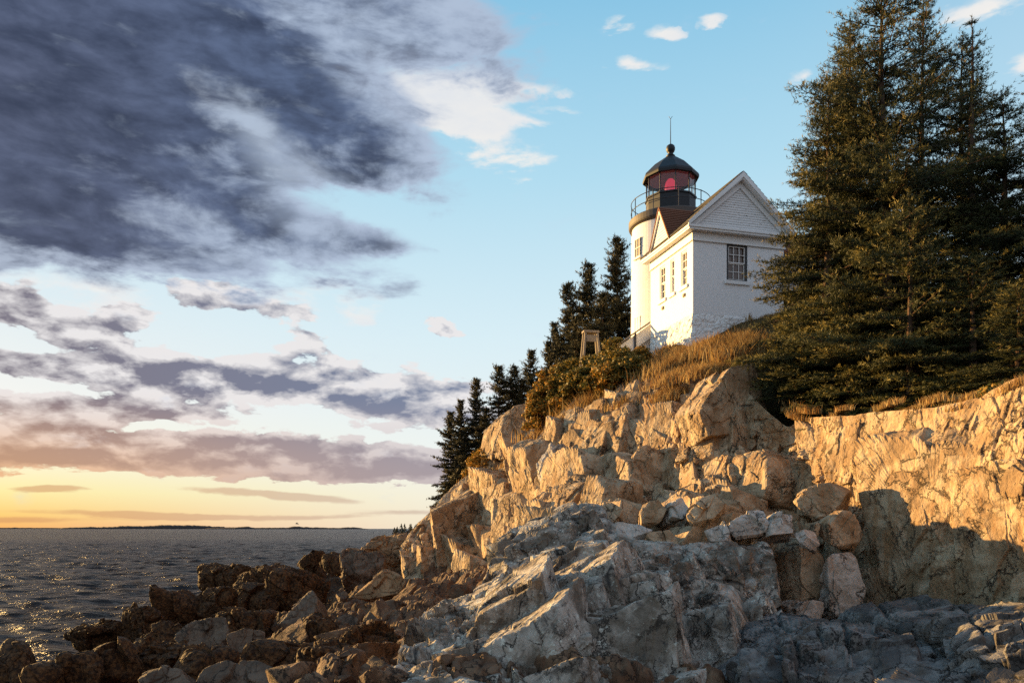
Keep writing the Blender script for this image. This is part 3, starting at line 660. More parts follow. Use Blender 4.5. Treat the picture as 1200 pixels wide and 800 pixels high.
# the pale slabs and the dark blocks of the ledge
LED = [([(644, 708), (655, 697), (690, 676), (704, 671), (712, 700), (720, 735), (700, 748), (647, 750)], 15.0, (-.05, -.98, .15), 1.5), ([(716, 681), (750, 671), (790, 673), (795, 690), (766, 724), (727, 744), (717, 702)], 15.4, (.3, -.93, .2), 1.5),
       ([(574, 672), (584, 655), (590, 668), (587, 684), (575, 686)], 17.6, (-.95, -.28, .1), 1.0), ([(600, 640), (640, 612), (668, 625), (676, 660), (640, 690), (600, 682)], 18.0, (-.1, -.85, .5), 1.2),
       ([(820, 700), (850, 690), (868, 720), (872, 770), (840, 780), (822, 750)], 16.4, CL, 1.4)]
for i, (pl, Y, nn, th) in enumerate(LED):
    o = chunk('rock_face', pl, Y, nn, th, M['grey'], 140 + i, n=72, amp=.2, parent=led)
# --- loose rocks, each one a thing
RK = [
 ('chunk', [(820, 482), (832, 462), (855, 431), (875, 424), (893, 426), (898, 470), (905, 500), (868, 507), (830, 511)], 29.3, (.30, -.94, .12), 1.5, 'tan', 'largest grey brown boulder standing upright on the cliff edge below the house'),
 ('chunk', [(586, 514), (590, 488), (604, 475), (629, 468), (628, 490), (617, 520), (600, 536), (587, 540)], 44.5, (.3, -.9, .3), 2.4, 'tan', 'tall brown rock knob on the cliff crest under the orange bushes'),
 ('chunk', [(628, 545), (645, 516), (651, 535), (651, 551), (637, 562), (629, 560)], 35.4, LU, 1.2, 'pale', 'pale split block on the upper cliff, left one of a cracked pair'),
 ('chunk', [(647, 527), (660, 518), (678, 535), (672, 545), (652, 551)], 35.2, (.1, -.9, .4), 1.2, 'pale', 'pale pointed block on the upper cliff, right one of a cracked pair'),
 ('chunk', [(933, 587), (945, 572), (975, 561), (994, 575), (985, 592), (965, 607), (938, 601)], 22.6, CL, 1.6, 'tan', 'large rounded tan boulder wedged in the gully below the tall spruces'),
 ('chunk', [(902, 611), (912, 599), (932, 600), (930, 627), (903, 627)], 20.4, (.1, -.9, .35), .8, 'pale', 'small pale cube-shaped block on the ledge left of the gully'),
 ('chunk', [(825, 622), (850, 611), (856, 622), (852, 634), (828, 634)], 20.2, (-.2, -.85, .45), .8, 'pale', 'pale slab with a rusty right side lying on the ledge'),
 ('chunk', [(855, 611), (872, 600), (893, 597), (900, 612), (896, 626), (858, 628)], 20.6, (.0, -.7, .7), 1.0, 'pale', 'broad white-topped slab between the rusty slab and the cube-shaped block'),
 ('chunk', [(970, 614), (984, 597), (1000, 598), (1011, 625), (1007, 641), (974, 642)], 21.3, (.1, -.97, .15), 1.2, 'tan', 'squarish ribbed boulder balanced on top of the pale gully column'),
 ('chunk', [(970, 645), (1000, 645), (1015, 668), (1016, 695), (1010, 722), (972, 722)], 21.0, (.05, -.98, .2), 1.3, 'pale', 'pale broken rock column standing in the gully against the right cliff'),
 ('chunk', [(938, 642), (945, 631), (964, 650), (967, 680), (963, 708), (940, 710)], 21.6, (.2, -.97, .1), 1.2, 'tan', 'narrow brown rock column in the gully beside the pale column'),
 ('chunk', [(955, 612), (963, 612), (960, 630), (953, 628)], 21.2, CM, .5, 'tan', 'thin upright splinter of rock under the wedged boulder'),
 ('chunk', [(932, 712), (945, 702), (966, 705), (964, 730), (935, 735)], 20.6, CM, .9, 'pale', 'pale knobbly rock at the foot of the narrow brown column'),
 ('chunk', [(932, 627), (940, 618), (945, 628), (938, 636)], 20.4, LU, .5, 'pale', 'small white stone below the wedged boulder'),
 ('chunk', [(708, 614), (718, 609), (741, 613), (765, 621), (746, 628), (728, 634), (713, 622)], 19.2, (.1, -.85, .5), 1.0, 'pale', 'flat pointed white-edged stone lying on top of the grey ledge'),
 ('chunk', [(757, 626), (785, 620), (797, 635), (792, 645), (765, 637)], 19.0, (.1, -.8, .5), 1.0, 'tan', 'flat tan stone just right of the white-edged stone on the grey ledge'),
 ('chunk', [(800, 602), (824, 584), (836, 580), (851, 592), (840, 606), (812, 612)], 22.2, (-.2, -.8, .5), 1.2, 'tan', 'slanting brown block on the slope above the white-topped slabs'),
 ('chunk', [(786, 590), (800, 583), (808, 596), (800, 608), (787, 605)], 22.8, CM, .9, 'pale', 'small squarish pale block under the sunlit fins'),
 ('chunk', [(750, 592), (770, 585), (782, 598), (776, 612), (752, 612)], 23.0, (-.1, -.9, .4), 1.0, 'tan', 'blocky tan boulder at the foot of the sunlit yellow block'),
 ('chunk', [(692, 600), (712, 584), (730, 596), (722, 612), (700, 614)], 21.4, (-.2, -.85, .4), 1.2, 'tan', 'knobbly boulder on the crest of the grey ledge'),
 ('chunk', [(398, 647), (412, 642), (445, 643), (452, 652), (449, 664), (430, 676), (400, 668)], 44.0, (.0, -.75, .65), 2.6, 'shorelight', 'flat-topped grey boulder highest on the shore near the water'),
 ('chunk', [(410, 700), (425, 681), (445, 668), (468, 668), (478, 684), (466, 695), (432, 702)], 35.0, (-.3, -.9, .3), 2.0, 'shoretan', 'orange angular boulder on the shore below the cliff nose'),
 ('chunk', [(321, 729), (350, 701), (364, 686), (373, 705), (366, 733), (345, 737)], 29.0, (-.25, -.75, .6), 1.2, 'shorelight', 'tilted grey brown triangular slab in the middle of the shore'),
 ('chunk', [(384, 733), (405, 718), (420, 722), (416, 745), (394, 752)], 28.0, (-.1, -.8, .6), 1.0, 'shorelight', 'small tilted slab beside the triangular slab'),
 ('chunk', [(425, 722), (450, 702), (468, 704), (466, 722), (430, 738)], 28.5, (-.2, -.85, .5), 1.1, 'shorelight', 'cracked grey slab at the foot of the cliff nose'),
 ('chunk', [(205, 745), (225, 725), (262, 722), (270, 742), (250, 760), (215, 762)], 27.0, (-.1, -.85, .5), 1.4, 'shorelight', 'weathered grey brown boulder beside the water in front of the weedy mound'),
 ('chunk', [(262, 748), (275, 735), (305, 737), (312, 752), (300, 764), (268, 764)], 25.5, (.1, -.9, .4), 1.2, 'shorelight', 'blunt grey boulder between the weedy mound and the triangular slab'),
 ('chunk', [(219, 806), (234, 784), (262, 774), (300, 772), (334, 788), (340, 808), (300, 830), (240, 830)], 17.6, (.0, -.62, .78), 1.6, 'shorelight', 'broad grey slab at the very bottom of the shore'),
 ('chunk', [(160, 790), (180, 779), (212, 782), (222, 800), (200, 812), (168, 808)], 19.5, (-.1, -.7, .6), 1.0, 'shorelight', 'low grey rock left of the broad grey slab'),
]
M['shorelight'] = rock_mat('shore_grey_rock', (.085, .054, .034), (.155, .11, .075), (.12, .065, .035), weed=-.2, white=.2, dark=.5)
M['shoretan'] = rock_mat('shore_orange_rock', (.20, .115, .055), (.32, .20, .105), (.20, .095, .04), weed=-.2, white=.2, dark=.3)
for i, (k, pl, Y, nn, th, mt, lab) in enumerate(RK):
    o = chunk('boulder', pl, Y, nn, th, M[mt], 200 + i, n=84 if i in (0, 27) else 50, amp=.20 if Y < 32 else .30, chips=3 if i == 0 else 7, rough=.9, soft=60.0)
    tag(o, lab, 'rock', 'loose rocks on the cliff and ledge' if i < 20 else 'bare rocks on the shore')
M['weed'] = rock_mat('weed_covered_rock', (.045, .021, .009), (.10, .046, .016), (.06, .026, .008), weed=5.0, white=.1, dark=.4)
WD = [(120, 737, 33, 60, 26, 'long low weedy rock running out into the water'), (168, 727, 33, 52, 30, 'humped weedy rock rising from the water behind the long low one'), (192, 742, 30, 46, 40, 'tall weedy rock next to the hump'),
      (213, 708, 38, 50, 26, 'weedy rock at the water edge behind the tall weedy rock'), (268, 671, 54, 66, 24, 'dark weedy mound highest on the left against the sea'), (312, 672, 50, 60, 24, 'rounded weedy mound right of the dark mound'),
      (368, 655, 56, 32, 22, 'small upright weedy knob against the sea'), (392, 654, 52, 26, 16, 'little weedy rock beside the upright knob'), (300, 692, 42, 66, 30, 'streaky weedy boulder below the rounded mound'),
      (352, 684, 42, 70, 32, 'wide weedy boulder left of the orange angular boulder'), (258, 702, 38, 44, 26, 'squat weedy rock between the water and the streaky boulder'), (285, 722, 31, 70, 26, 'weedy hump behind the blunt grey boulder'),
      (18, 772, 24, 50, 34, 'weedy rock cut by the left edge of the picture'), (52, 788, 21.5, 46, 24, 'small weedy rock in front of the one at the left edge'), (96, 775, 22, 42, 30, 'rounded weedy rock standing in the shallows'),
      (140, 768, 23, 52, 32, 'weedy boulder right of the rounded one in the shallows'), (180, 762, 24, 60, 32, 'big weedy boulder near the low grey rock'), (240, 766, 23, 66, 28, 'weedy boulder behind the broad grey slab'),
      (330, 764, 22.5, 84, 32, 'long weedy ridge right of the blunt boulder'), (395, 772, 20, 90, 40, 'shaggy weedy mound above the bottom edge'), (440, 756, 23, 70, 44, 'shaggy weedy mound against the grey ledge'),
      (370, 742, 27, 52, 30, 'weedy rock under the triangular slab'), (425, 655, 50, 34, 22, 'brown rock behind the flat-topped boulder'), (462, 640, 48, 60, 26, 'brown ledge end under the cliff nose')]
for i, (px, py, Y, w_, h_, lab) in enumerate(WD):
    o = boulder('weedy_rock', px, py + h_ * .35, Y, w_ * 1.15, h_ * 1.8, M['weed'] if i < 22 else M['shoretan'], 300 + i, dep=.9, n=56, amp=.5, cuts=12, soft=9, rough=1.1, rot=random.Random(i).uniform(-12, 4))
    tag(o, lab, 'rock', 'weed covered rocks on the shore')

# ================================================================ lighthouse, keeper's house, stand
def wallmat(name, c, brick=(.22, .075), relief=.28, stain=.25):
    m, t, b = mat_new(name, .6, .35)
    g = t.nodes.new('ShaderNodeTexCoord'); P = N(t, g.outputs['Object']); x, y, z = xyz(t, P)
    # courses run round every wall: u is whichever way the wall runs
    gn = t.nodes.new('ShaderNodeNewGeometry'); nx, ny, nz = xyz(t, N(t, gn.outputs['Normal']))
    if name == 'tower_brick': u = x.m('ARCTAN2', y) * 2.23
    else: u = x + y * 1.0
    br = t.nodes.new('ShaderNodeTexBrick'); t.links.new(comb(t, u, z, 0.0).k, br.inputs['Vector'])
    br.inputs['Scale'].default_value = 1; br.inputs['Brick Width'].default_value = brick[0]; br.inputs['Row Height'].default_value = brick[1]; br.inputs['Mortar Size'].default_value = .008
    br.inputs['Color1'].default_value = (1, 1, 1, 1); br.inputs['Color2'].default_value = (.85, .85, .85, 1); br.inputs['Mortar'].default_value = (0, 0, 0, 1)
    bv = N(t, br.outputs['Color']); f = noise(t, P, 7, 7, .65); s = noise(t, vvec(t, P, (1.2, 1.2, .35)), 1.6, 7, .65, .5)
    cc = mix(t, step(f, .3, .7), tuple(v * .90 for v in c), c)
    cc = mix(t, step(s, .55, .75) * stain, cc, (.42, .38, .34)); cc = mix(t, step(noise(t, P, 22, 3, .5), .70, .76) * .6, cc, (.25, .2, .17))
    setc(t, b, mix(t, .09, cc, bv, 'MULTIPLY')); bump(t, b, mix(t, .25, bv, f), relief, .012); return m
M['tower'] = wallmat('tower_brick', (.85, .845, .84)); M['brick'] = wallmat('painted_brick', (.86, .855, .85), stain=.16)
m, t, b = mat_new('whitewashed_rubble', .85, .2); g = t.nodes.new('ShaderNodeTexCoord'); P = N(t, g.outputs['Object'])
cv = cracks(t, P + 0.0 if False else P, 2.6, .12); nf = noise(t, P, 5, 7, .65); nb = noise(t, P, 1.6, 5, .6)
setc(t, b, mix(t, step(nf + (nb - .5), .56, .78) * .5, mix(t, (1.0 - cv) * .06, (.84, .83, .81), (.6, .56, .52)), (.42, .38, .34))); bump(t, b, cv * .35 + nf * .8, 1.0, .07); M['rubble'] = m
def clapmat():
    m, t, b = mat_new('peeling_clapboard', .7, .25); g = t.nodes.new('ShaderNodeTexCoord'); P = N(t, g.outputs['Object'])
    n = noise(t, vvec(t, P, (1.3, 1.3, 6.0)), 2.2, 7, .68, .4); f = noise(t, P, 14, 5, .6)
    setc(t, b, mix(t, step(n, .60, .66) * .85, mix(t, f, (.70, .69, .67), (.80, .79, .78)), (.16, .13, .11))); bump(t, b, n + f, .4, .01); return m
M['clap'] = clapmat()
M['trim'] = plain('white_trim', (.78, .77, .75), .5, .35, var=.06, scale=6)
M['black'] = plain('black_iron_paint', (.016, .017, .020), .55, .35, var=.3)
M['iron'] = plain('dark_iron', (.05, .05, .052), .45, .4, .3)
M['deck'] = plain('weathered_bronze_deck', (.075, .06, .05), .6, .4)
M['grey_wood'] = plain('grey_timber', (.24, .20, .16), .8, .2, var=.3, scale=5)
M['door_dark'] = plain('dark_window_casing', (.035, .034, .034), .5, .4)
m, t, b = mat_new('red_brown_shingles', .85, .2); g = t.nodes.new('ShaderNodeTexCoord'); P = N(t, g.outputs['Object']); n = noise(t, P, 8, 6, .6)
setc(t, b, mix(t, n, (.12, .05, .028), (.24, .105, .06))); bump(t, b, n, .6, .03); M['shingle'] = m
M['slate'] = plain('grey_roof_shingles', (.10, .095, .095), .8, .2, var=.3)
def glass(name, tint, rough=.03, room=(.030, .022, .018)):
    m, t, b = mat_new(name, rough, .6); b.inputs['IOR'].default_value = 1.5
    g = t.nodes.new('ShaderNodeTexCoord'); n = noise(t, N(t, g.outputs['Object']), 3.0, 4, .5); setc(t, b, mix(t, n, room, tint)); bump(t, b, n, .12, .02); return m
M['pane'] = glass('window_glass', (.16, .085, .045)); M['pane2'] = glass('dark_window_glass', (.06, .04, .03))  # front panes: orange-brown paints warm reflections into the glass colour
m = bpy.data.materials.new('lantern_glass'); m.use_nodes = True; t = m.node_tree; t.nodes.clear()
o_ = t.nodes.new('ShaderNodeOutputMaterial'); mx = t.nodes.new('ShaderNodeMixShader'); tr = t.nodes.new('ShaderNodeBsdfTransparent'); gl = t.nodes.new('ShaderNodeBsdfGlossy'); gl.inputs['Roughness'].default_value = .02
tr.inputs[0].default_value = (.86, .88, .88, 1); lw = t.nodes.new('ShaderNodeLayerWeight'); fr = N(t, lw.outputs['Facing']) ** 4.0 * 0.8 + 0.05
t.links.new(fr.k, mx.inputs[0]); t.links.new(tr.outputs[0], mx.inputs[1]); t.links.new(gl.outputs[0], mx.inputs[2]); t.links.new(mx.outputs[0], o_.inputs[0]); M['lglass'] = m
m, t, b = mat_new('red_lens', .2, .5); setc(t, b, (.04, .003, .006)); b.inputs['Emission Color'].default_value = (1.0, .07, .13, 1); b.inputs['Emission Strength'].default_value = .19; M['lens'] = m

# ---- the tower
TX, TY = 9.02, 45.3; TZ0 = 13.6
T = empty('lighthouse', (TX, TY, TZ0), 0)
tag(T, 'round white brick lighthouse tower with black iron lantern and red light', 'lighthouse')
zz = lambda z: z - TZ0
q = MB(); q.lathe([(2.28, -1.2), (2.26, 0), (2.17, zz(22.0))], 72); q.build('tower_wall', M['tower'], T)
q = MB(); q.lathe([(2.2, zz(21.92)), (2.32, zz(22.0)), (2.36, zz(22.08)), (2.36, zz(22.38)), (2.3, zz(22.44)), (1.2, zz(22.46))], 72); q.build('gallery_deck', M['deck'], T)
NS = 10; ph = R(SUN_AZ * 0 + 18)
q = MB(); q.lathe([(1.40, zz(22.46)), (1.40, zz(23.58)), (1.46, zz(23.60)), (1.46, zz(23.68)), (1.34, zz(23.70))], NS, ph=ph)
dr = q.build('lantern_base', M['black'], T)
for k in range(NS):
    a = ph + 2 * math.pi * k / NS; q = MB(); q.bar((1.37 * math.cos(a), 1.37 * math.sin(a), zz(23.62)), (1.37 * math.cos(a), 1.37 * math.sin(a), zz(24.80)), .06); q.build('mullion', M['iron'], T)
q = MB(); q.lathe([(1.36, zz(23.70)), (1.36, zz(24.78))], NS, ph=ph, caps=False); q.build('lantern_glass', M['lglass'], T)
q = MB(); q.lathe([(1.40, zz(24.74)), (1.58, zz(24.74)), (1.60, zz(24.86)), (1.56, zz(24.98)), (1.0, zz(25.55)), (.42, zz(25.98)), (.22, zz(26.12)), (.16, zz(26.2))], NS, ph=ph, caps=False)
rf = q.build('lantern_roof', M['black'], T)
q = MB(); q.lathe([(.16, zz(26.1)), (.26, zz(26.16)), (.15, zz(26.26)), (.13, zz(26.32)), (.20, zz(26.38)), (.25, zz(26.5)), (.255, zz(26.6)), (.22, zz(26.72)), (.13, zz(26.80)), (.03, zz(26.83))], 20); q.build('ventilator_ball', M['black'], rf, smooth=True)
q = MB(); q.tube([(0, 0, zz(26.8)), (0, 0, zz(28.3))], [.028, .014], 6); q.tube([(0, 0, zz(28.26)), (-.1, 0, zz(28.42))], .012, 5); q.tube([(0, 0, zz(28.26)), (.1, 0, zz(28.42))], .012, 5); q.build('lightning_rod', M['iron'], rf)
q = MB(); q.lathe([(.27, zz(23.9)), (.33, zz(24.05)), (.34, zz(24.4)), (.27, zz(24.68)), (.14, zz(24.84)), (.04, zz(24.88))], 24); ln = q.build('red_lens', M['lens'], T, smooth=True)
q = MB(); q.lathe([(.36, zz(22.5)), (.36, zz(23.9))], 16); q.build('lens_stand', M['iron'], T)
M['ceil'] = plain('pale_grey_lining', (.70, .69, .68), .6)
q = MB(); q.lathe([(1.34, zz(24.80)), (.9, zz(25.3)), (.3, zz(25.7))], NS, ph=ph, caps=False); q.build('lantern_ceiling', M['ceil'], T)
q2 = MB()
for k in range(NS):
    a0 = ph + 2 * math.pi * k / NS; a1 = a0 + 2 * math.pi / NS
    for r in (2.22,):
        for hz in (22.95, 23.46):
            q2.tube([(r * math.cos(a0 + (a1 - a0) * i / 5), r * math.sin(a0 + (a1 - a0) * i / 5), zz(hz)) for i in range(6)], .022, 6)
    q2.tube([(2.22 * math.cos(a0), 2.22 * math.sin(a0), zz(22.4)), (2.22 * math.cos(a0), 2.22 * math.sin(a0), zz(23.5))], .026, 6)
q2.build('gallery_railing', M['iron'], T)
def arch_window(deg, z0, z1, w_):
    a = R(deg); c, s = math.cos(a), math.sin(a); rr_ = 2.21
    q = MB(); f = q
    def pt(u, d, z): return ((rr_ + d) * c - u * s, (rr_ + d) * s + u * c, zz(z))
    q.prism([pt(-w_ / 2, -.25, z0), pt(w_ / 2, -.25, z0), pt(w_ / 2, -.25, z1), pt(-w_ / 2, -.25, z1)], (0, 0, 0), (c * .25, s * .25, 0)); wn = q.build('window', M['door_dark'], T)
    q = MB(); q.bar(pt(-w_ / 2 - .06, .03, z0 - .05), pt(w_ / 2 + .06, .03, z0 - .05), .12, .08); q.build('sill', M['trim'], wn)
    q = MB()
    for u in (-w_ / 2 + .05, 0, w_ / 2 - .05): q.bar(pt(u, .01, z0), pt(u, .01, z1), .035)
    for z in (z0 + .03, (z0 + z1) / 2, z1 - .03): q.bar(pt(-w_ / 2, .01, z), pt(w_ / 2, .01, z), .035)
    q.build('sash', M['trim'], wn)
arch_window(204, 20.1, 21.15, .6); arch_window(204, 15.9, 16.8, .6)

# ---- the keeper's house; its frame: x along the front, y back from the near corner, z up from the plinth foot
HZ = 14.0; H = empty('keepers_house', (8.63, 38.0, HZ), math.atan2(.26, .966))
tag(H, 'white painted brick house with gabled roof attached to the lighthouse tower', 'house')
Wd, Ln, EV, PK = 4.95, 4.7, 5.15, 8.02; mid = Wd / 2
def wall_y0(q, x0, x1, z0, z1, holes, y=0.0, th=.3):
    """front-facing wall in the plane y, with openings (x0,x1,z0,z1)"""
    xs = sorted({x0, x1} | {h[0] for h in holes} | {h[1] for h in holes}); zs = sorted({z0, z1} | {h[2] for h in holes} | {h[3] for h in holes})
    for a, b in zip(xs, xs[1:]):
        for c, d in zip(zs, zs[1:]):
            if not any(h[0] <= a and b <= h[1] and h[2] <= c and d <= h[3] for h in holes): q.box(a, b, y, y + th, c, d)
def rot_side(q):                                  # the same wall turned on to the left side (x=0 plane)
    q.v = [(y, x, z) for x, y, z in q.v]; return q
fw = (1.80, 2.93, 2.98, 4.78); sw = [(.59, 1.22, 2.82, 4.55), (1.93, 2.37, 2.82, 4.55), (2.95, 3.60, 2.82, 4.55)]
q = MB(); wall_y0(q, 0, Wd, 1.26, EV, [fw]); q.build('front_wall', M['brick'], H)
q = MB(); wall_y0(q, .3, Ln, 1.26, EV, sw); rot_side(q); q.build('side_wall', M['brick'], H)
q = MB(); q.box(Wd - .3, Wd, .3, Ln, 1.26, EV); q.box(.3, Wd - .3, Ln - .3, Ln, 1.26, EV); q.build('back_wall', M['brick'], H)
# plinth of whitewashed rubble, a little uneven, thicker at the foot
def rubble(name, x0, x1, y0, y1, z0, z1, seed):
    nx_, nz_ = int((x1 - x0 + y1 - y0) / .07), int((z1 - z0) / .07); V = []
    per = [(x0, y1), (x0, y0), (x1, y0), (x1, y1)]; L_ = [math.dist(per[i], per[i + 1]) for i in range(3)]; tot = sum(L_)
    nu = int(tot / .07)
    P_ = []; Nn = []
    for i in range(nu + 1):
        s = tot * i / nu; k = 0
        while k < 2 and s > L_[k]: s -= L_[k]; k += 1
        f = s / L_[k]; P_.append(((per[k][0] * (1 - f) + per[k + 1][0] * f), (per[k][1] * (1 - f) + per[k + 1][1] * f))); Nn.append(((-1, 0), (0, -1), (1, 0))[k])
    zs_ = np.linspace(z0, z1, nz_ + 1)
    G = np.array([[(a, b, z) for z in zs_] for a, b in P_]); NN = np.array([[(a, b, 0) for z in zs_] for a, b in Nn], float)
    f1, f2, h, v = voro(G.reshape(-1, 3) / np.array((.42, .42, .3)), seed); d = (rnd(h, 3) - .5) * .07 - .02 * (1 - sstep(f2 - f1, 0, .15)) + .02 * fbm(G.reshape(-1, 3) * 6, 2, 5)
    out_ = np.repeat(((z1 - zs_) * .07)[None], nu + 1, 0).ravel() + .03
    fade = np.repeat(np.clip((z1 - zs_) / .1, .3, 1)[None], nu + 1, 0).ravel()
    v = G.reshape(-1, 3) + NN.reshape(-1, 3) * ((d + out_) * fade)[:, None]
    mesh_np(name, v, grid_faces(nu + 1, nz_ + 1), M['rubble'], H)
rubble('stone_plinth', 0, Wd, 0, Ln, -1.8, 1.28, 3)
# windows
def sash_window(x0, x1, z0, z1, cols, rows, side=False, glassm='pane', casing=.10):
    T_ = rot_side if side else (lambda q: q)
    q = MB(); q.box(x0, x1, .20, .26, z0, z1); g = None
    q = MB(); q.box(x0, x0 + casing, .03, .2, z0, z1); q.box(x1 - casing, x1, .03, .2, z0, z1); q.box(x0 + casing, x1 - casing, .03, .2, z1 - casing, z1); q.box(x0 + casing, x1 - casing, .03, .2, z0, z0 + casing * .6)
    wn = T_(q).build('window', M['door_dark'] if not side else M['trim'], H)
    a, b, c, d = x0 + casing, x1 - casing, z0 + casing * .6, z1 - casing; mz = (c + d) / 2
    for (zlo, zhi, dy) in ((c, mz, .10), (mz, d, .06)):
        q = MB(); w_ = .045
        q.box(a, a + w_, dy, dy + .04, zlo, zhi); q.box(b - w_, b, dy, dy + .04, zlo, zhi); q.box(a + w_, b - w_, dy, dy + .04, zlo, zlo + w_); q.box(a + w_, b - w_, dy, dy + .04, zhi - w_, zhi)
        for i in range(1, cols): x = a + (b - a) * i / cols; q.box(x - .013, x + .013, dy + .003, dy + .037, zlo + w_, zhi - w_)
        for j in range(1, rows): z = zlo + (zhi - zlo) * j / rows; q.box(a + w_, b - w_, dy + .006, dy + .033, z - .013, z + .013)
        T_(q).build('sash', M['trim'], wn)
    q = MB()                                       # every pane sits at its own slight angle, as old glass does
    rr = random.Random(int(x0 * 100)); 
    for i in range(cols):
        for j in range(rows * 2):
            xa, xb = a + (b - a) * i / cols, a + (b - a) * (i + 1) / cols; za, zb = c + (d - c) * j / (rows * 2), c + (d - c) * (j + 1) / (rows * 2); e = [rr.uniform(-.004, .004) for _ in range(3)]
            q.add([(xa, .15 + e[0], za), (xb, .15 + e[1], za), (xb, .15 + e[2], zb), (xa, .15 + e[0] - e[1] + e[2], zb)], [(0, 1, 2, 3)])
    T_(q).build('glass', M[glassm], wn)
    q = MB(); q.box(x0 - .12, x1 + .12, -.09, .16, z0 - .17, z0 - .004); T_(q).build('sill', M['trim'], wn)
sash_window(*fw, 3, 2, glassm='pane', casing=.11)
for h in sw: sash_window(*h, 2 if h[1] - h[0] > .5 else 1, 2, side=True, glassm='pane2', casing=.07)
for y in (.86, 3.2):
    q = MB(); q.box(-.05, .0, y - .11, y + .11, 2.28, 2.44); q.box(-.07, -.05, y - .08, y + .08, 2.31, 2.41); q.build('wall_vent', M['grey_wood'], H)
# entablature under the eaves
q = MB(); q.box(-.06, Wd + .06, -.06, -.002, EV - .38, EV + .0); q.box(-.06, Wd + .06, -.09, -.002, EV - .42, EV - .385); q.build('frieze', M['trim'], H)
q = MB(); q.box(-.06, -.002, 0, Ln, EV - .38, EV); q.box(-.09, -.002, 0, Ln, EV - .42, EV - .385); q.build('frieze', M['trim'], H)
q = MB(); q.box(-.38, Wd + .38, -.36, -.062, EV + .002, EV + .10); q.box(-.42, Wd + .42, -.41, -.05, EV + .102, EV + .20); q.build('cornice', M['trim'], H)
q = MB(); q.box(-.38, -.062, -.05, Ln + .3, EV + .002, EV + .10); q.box(-.42, -.0, -.045, Ln + .34, EV + .102, EV + .20); q.build('cornice', M['trim'], H)
# pediment: clapboards, rake boards
ZB = EV + .21; sl = (PK - ZB - .12) / (mid + .42)
q = MB(); nbd = 19; hh = (PK - .45 - ZB) / nbd
for k in range(nbd):
    z0 = ZB + k * hh; z1 = z0 + hh; w0 = mid + .3 - (z0 - ZB) / sl; w1 = mid + .3 - (z1 - ZB) / sl
    if w1 < .02: w1 = .02
    rr = random.Random(k).uniform(-.003, .003)
    q.add([(mid - w0, -.055 + rr, z0), (mid + w0, -.055 + rr, z0), (mid + w1, -.03 + rr, z1), (mid - w1, -.03 + rr, z1), (mid - w0, .1, z0), (mid + w0, .1, z0), (mid + w1, .1, z1), (mid - w1, .1, z1)],
          [(0, 1, 2, 3), (0, 4, 5, 1), (7, 6, 5, 4), (0, 3, 7, 4), (1, 5, 6, 2), (3, 2, 6, 7)])
q.build('gable_clapboards', M['clap'], H)
for sgn in (-1, 1):
    f = lambda u, z: (mid + sgn * u, 0, z); e = mid + .44
    q = MB(); q.prism([f(e, ZB - .10), f(e - .02, ZB + .14), f(0, PK + .12), f(0, PK - .14)], (0, -.42, 0), (0, -.36, 0))
    q.prism([f(e - .1, ZB - .0), f(e - .1, ZB + .08), f(0, PK - .02), f(0, PK - .22)], (0, -.36, 0), (0, -.06, 0))
    q.prism([f(e - .48, ZB + .0), f(e - .16, ZB + .0), f(0, PK - .24), f(0, PK - .56)], (0, -.12, 0), (0, -.06, 0)); q.build('rake_board', M['trim'], H)
# roofs
def slope_roof(name, p_eave0, p_eave1, p_r0, p_r1, th, mat, par):
    """shingled slope with stepped courses"""
    a, b, c, d = map(lambda p: np.array(p, float), (p_eave0, p_eave1, p_r1, p_r0)); n = np.cross(b - a, d - a); n /= np.linalg.norm(n); n = n if n[2] > 0 else -n
    q = MB(); k = 16
    for i in range(k):
        f0, f1 = i / k, (i + 1) / k; A0, B0, A1, B1 = a + (d - a) * f0, b + (c - b) * f0, a + (d - a) * f1, b + (c - b) * f1
        q.add([A0 + n * .05, B0 + n * .05, B1 + n * .02, A1 + n * .02, A0 - n * th, B0 - n * th, B1 - n * th, A1 - n * th], [(0, 1, 2, 3), (7, 6, 5, 4), (0, 4, 5, 1), (1, 5, 6, 2), (2, 6, 7, 3), (3, 7, 4, 0)])
    return q.build(name, mat, par)
z_e, z_r = ZB + .12, PK + .14
slope_roof('roof', (-.44, -.40, z_e - .06), (-.44, Ln + .4, z_e - .06), (mid, -.40, z_r), (mid, Ln + .4, z_r), .03, M['slate'], H)
slope_roof('roof', (Wd + .44, -.40, z_e - .06), (Wd + .44, Ln + .4, z_e - .06), (mid, -.40, z_r), (mid, Ln + .4, z_r), .03, M['slate'], H)
# small cross gable over the side wall
gy, gh, gz = 2.72, .98, 7.05; gb = EV + .21
q = MB(); k = 12
for i in range(k):
    z0 = gb + (gz - gb) * i / k; z1 = gb + (gz - gb) * (i + 1) / k; w0 = gh * (1 - i / k); w1 = gh * (1 - (i + 1) / k) + .01
    q.add([(-.38, gy - w0, z0), (-.38, gy + w0, z0), (-.36, gy + w1, z1), (-.36, gy - w1, z1), (.1, gy - w0, z0), (.1, gy + w0, z0), (.1, gy + w1, z1), (.1, gy - w1, z1)], [(0, 1, 2, 3), (0, 4, 5, 1), (7, 6, 5, 4), (0, 3, 7, 4), (1, 5, 6, 2), (3, 2, 6, 7)])
q.build('cross_gable', M['clap'], H)
for sgn in (-1, 1):
    q = MB(); q.prism([(0, gy + sgn * (gh + .1), gb - .02), (0, gy + sgn * (gh + .1), gb + .14), (0, gy, gz + .2), (0, gy, gz)], (-.47, 0, 0), (-.385, 0, 0)); q.build('rake_board', M['trim'], H)
    slope_roof('gable_roof', (-.50, gy + sgn * (gh + .16), gb + .06), (.2, gy + sgn * (gh + .16), gb + .06), (-.50, gy, gz + .26), (1.75, gy, gz + .26), .05, M['shingle'], H)
